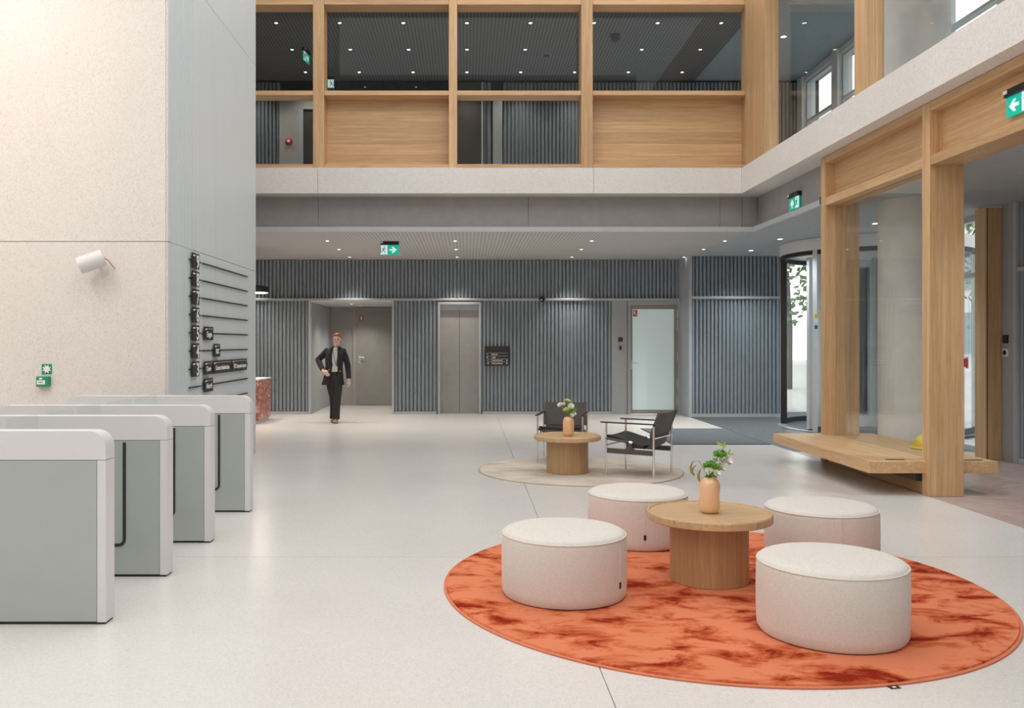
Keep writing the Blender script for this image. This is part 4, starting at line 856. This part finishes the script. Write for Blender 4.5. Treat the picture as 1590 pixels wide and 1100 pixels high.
b.tube([(0.15,0.03,1.312),(0.24,0.06,1.06)], [0.038,0.034], 12); b.tube([(0.24,0.06,1.06),(0.272,0.0,0.81)], [0.036,0.024], 12); b.ball((0.24,0.06,1.06), 0.037, 10, 8); b.ball((0.15,0.03,1.312), 0.04, 10, 8)
for sx, k_, f_ in ((-1, (-0.02,0.05,0.47), (-0.03,0.14,0.09)), (1, (0.055,-0.06,0.47), (0.05,-0.06,0.08))): b.tube([(sx*0.06,0.02,0.90), k_, f_], [0.085,0.055,0.036], 14); b.ball(k_, 0.056, 10, 8)
hand(b, (-0.182,-0.118,0.965), (0.55,-0.35,-0.45), (0.3,0.75,-0.3), 1); hand(b, (0.273,-0.005,0.80), (0.08,-0.12,-1.0), (-1,0.1,-0.1), -1)
bd = b.go('body', SKIN, pr_); fuse(bd, 0.0055, 4, 0.4)
for sx in (-1, 1): B().ball((HX+sx*0.028,-0.083,1.537), 0.0085, 10, 8, (1.3,0.6,0.7)).go('eye', BLACK, bd)
B().tube([(HX-0.022,-0.0865,1.484),(HX,-0.0915,1.482),(HX+0.022,-0.0865,1.484)], [0.003,0.0055,0.003], 8, flat=0.6).go('lips', plain('lip_tone', (0.45,0.16,0.13), 0.45), bd)
gsl = B()
for sx in (-1, 1): gsl.tube([(HX+sx*0.031+0.023*math.cos(i*PI/6), -0.096, 1.536+0.019*math.sin(i*PI/6)) for i in range(13)], 0.0018, 6, False); gsl.tube([(HX+sx*0.054,-0.094,1.54),(HX+sx*0.074,0.01,1.545)], 0.0016, 6)
gsl.tube([(HX-0.008,-0.097,1.54),(HX+0.008,-0.097,1.54)], 0.0018, 6); gsl.go('glasses', BROWNB, pr_)
b = B(); b.loft([(HX,0.055,1.46,0.045,0.040),(HX,0.045,1.50,0.072,0.065),(HX,0.030,1.56,0.082,0.086),(HX,0.018,1.60,0.080,0.100),(HX,0.014,1.635,0.066,0.090),(HX,0.014,1.664,0.032,0.050)], 22); b.ball((HX,0.115,1.55), 0.042, 14, 10)
hr = b.go('hair', HAIR, pr_); fuse(hr, 0.008, 3)
b = B(); b.loft([(0.0,0.01,0.93,0.125,0.090),(0.005,0.005,1.05,0.120,0.096),(0.012,0.0,1.20,0.128,0.102),(0.02,0.012,1.32,0.115,0.085),(0.032,0.022,1.39,0.062,0.062)], 24); b.go('shirt', SHIRT, pr_)
# jacket: open front, built as a wrapped shell plus sleeves
b = B(); n = 30; rows = []
secs = [(-0.02,0.02,0.70,0.215,0.150,0.50),(-0.015,0.02,0.80,0.190,0.142,0.42),(-0.005,0.02,0.92,0.168,0.132,0.36),(0.0,0.015,1.04,0.158,0.128,0.30),(0.005,0.012,1.16,0.168,0.130,0.33),(0.012,0.016,1.27,0.182,0.120,0.36),(0.018,0.022,1.345,0.175,0.092,0.36),(0.026,0.028,1.385,0.110,0.074,0.42),(0.034,0.032,1.41,0.066,0.064,0.70)]
for (cx, cy, z, rx, ry, gap) in secs:
    row = []
    for off in (0.0, 0.010):
        for i in range(n+1):
            a = -PI/2+0.18+gap+(2*PI-2*gap)*i/n; row.append(b.bm.verts.new((cx+(rx-off)*math.cos(a), cy+(ry-off)*math.sin(a), z)))
    rows.append(row)
m = n+1
for A, C in zip(rows, rows[1:]):
    for i in range(n): b.bm.faces.new((A[i], A[i+1], C[i+1], C[i])); b.bm.faces.new((A[m+i+1], A[m+i], C[m+i], C[m+i+1]))
    b.bm.faces.new((A[0], C[0], C[m], A[m])); b.bm.faces.new((A[n], A[m+n], C[m+n], C[n]))
for r in (rows[0], rows[-1]):
    for i in range(n): b.bm.faces.new((r[i], r[i+1], r[m+i+1], r[m+i]))
b.smooth = True; jk = b.go('jacket', CLOTH, pr_)
b = B(); b.ball((-0.135,0.03,1.320), 0.062, 14, 10); b.tube([(-0.125,0.03,1.335),(-0.205,0.045,1.250),(-0.30,0.062,1.16)], [0.058,0.060,0.054], 16); b.ball((-0.30,0.062,1.16), 0.057, 14, 10); b.tube([(-0.30,0.062,1.16),(-0.245,-0.02,1.06),(-0.192,-0.10,0.985)], [0.056,0.052,0.046], 16)
fuse(b.go('sleeve', CLOTH, jk), 0.008, 5)
b = B(); b.ball((0.165,0.03,1.315), 0.062, 14, 10); b.tube([(0.155,0.03,1.330),(0.210,0.05,1.19),(0.245,0.06,1.06)], [0.058,0.060,0.054], 16); b.ball((0.245,0.06,1.06), 0.056, 14, 10); b.tube([(0.245,0.06,1.06),(0.262,0.03,0.93),(0.274,-0.002,0.815)], [0.055,0.050,0.046], 16)
fuse(b.go('sleeve', CLOTH, jk), 0.008, 5)
for p in (((-0.012,-0.112,1.05),(-0.058,-0.112,1.22),(-0.030,-0.062,1.38)), ((0.085,-0.105,1.05),(0.115,-0.10,1.22),(0.085,-0.055,1.38))): B().tube(p, [0.012,0.030,0.018], 8, flat=0.3).go('lapel', CLOTH, jk)
for x, z in ((-0.075, 0.98), (0.135, 0.955)): B().ball((x,-0.118,z), 0.010, 10, 6, (1,0.5,1)).go('button', CARD, jk)
b = B(); b.loft([(0.0,0.02,0.78,0.15,0.108),(0.0,0.02,0.88,0.148,0.106),(0.0,0.018,0.96,0.132,0.098),(0.0,0.016,0.985,0.130,0.097)], 24)
b.tube([(-0.062,0.02,0.86),(-0.045,0.035,0.66),(-0.015,0.06,0.46),(-0.02,0.11,0.26),(-0.035,0.145,0.07)], [0.098,0.092,0.078,0.069,0.068], 18); b.tube([(0.065,0.015,0.86),(0.072,-0.02,0.66),(0.062,-0.055,0.46),(0.052,-0.055,0.26),(0.045,-0.055,0.07)], [0.096,0.088,0.076,0.070,0.070], 18)
fuse(b.go('trousers', TROU, pr_), 0.009, 5)
for c, rz in (((-0.035,0.115,0.0), 0.15), ((0.045,-0.105,0.0), -0.05)):
    sh = B().loft([(0,0,0.012,0.044,0.115),(0,0,0.035,0.045,0.115),(0,0.02,0.060,0.038,0.085),(0,0.045,0.085,0.034,0.05)], 20).go('shoe', SHOE, pr_, loc=c, rot=(0,0,rz)); B().loft([(0,0,0.0,0.044,0.116),(0,0,0.012,0.046,0.118)], 20).go('sole', BLACK, sh)
ly = B(); ly.tube([(-0.015,-0.045,1.375),(0.005,-0.102,1.28),(0.052,-0.112,1.06)], 0.0045, 6); ly.tube([(0.085,-0.045,1.375),(0.085,-0.098,1.28),(0.062,-0.112,1.06)], 0.0045, 6); lo_ = ly.go('lanyard', BLACK, pr_); B().box(0.030, 0.082, -0.122, -0.116, 0.945, 1.04, 0.002).go('badge', CARD, lo_); B().box(0.050, 0.064, -0.119, -0.112, 1.04, 1.065).go('clip', ALU, lo_)
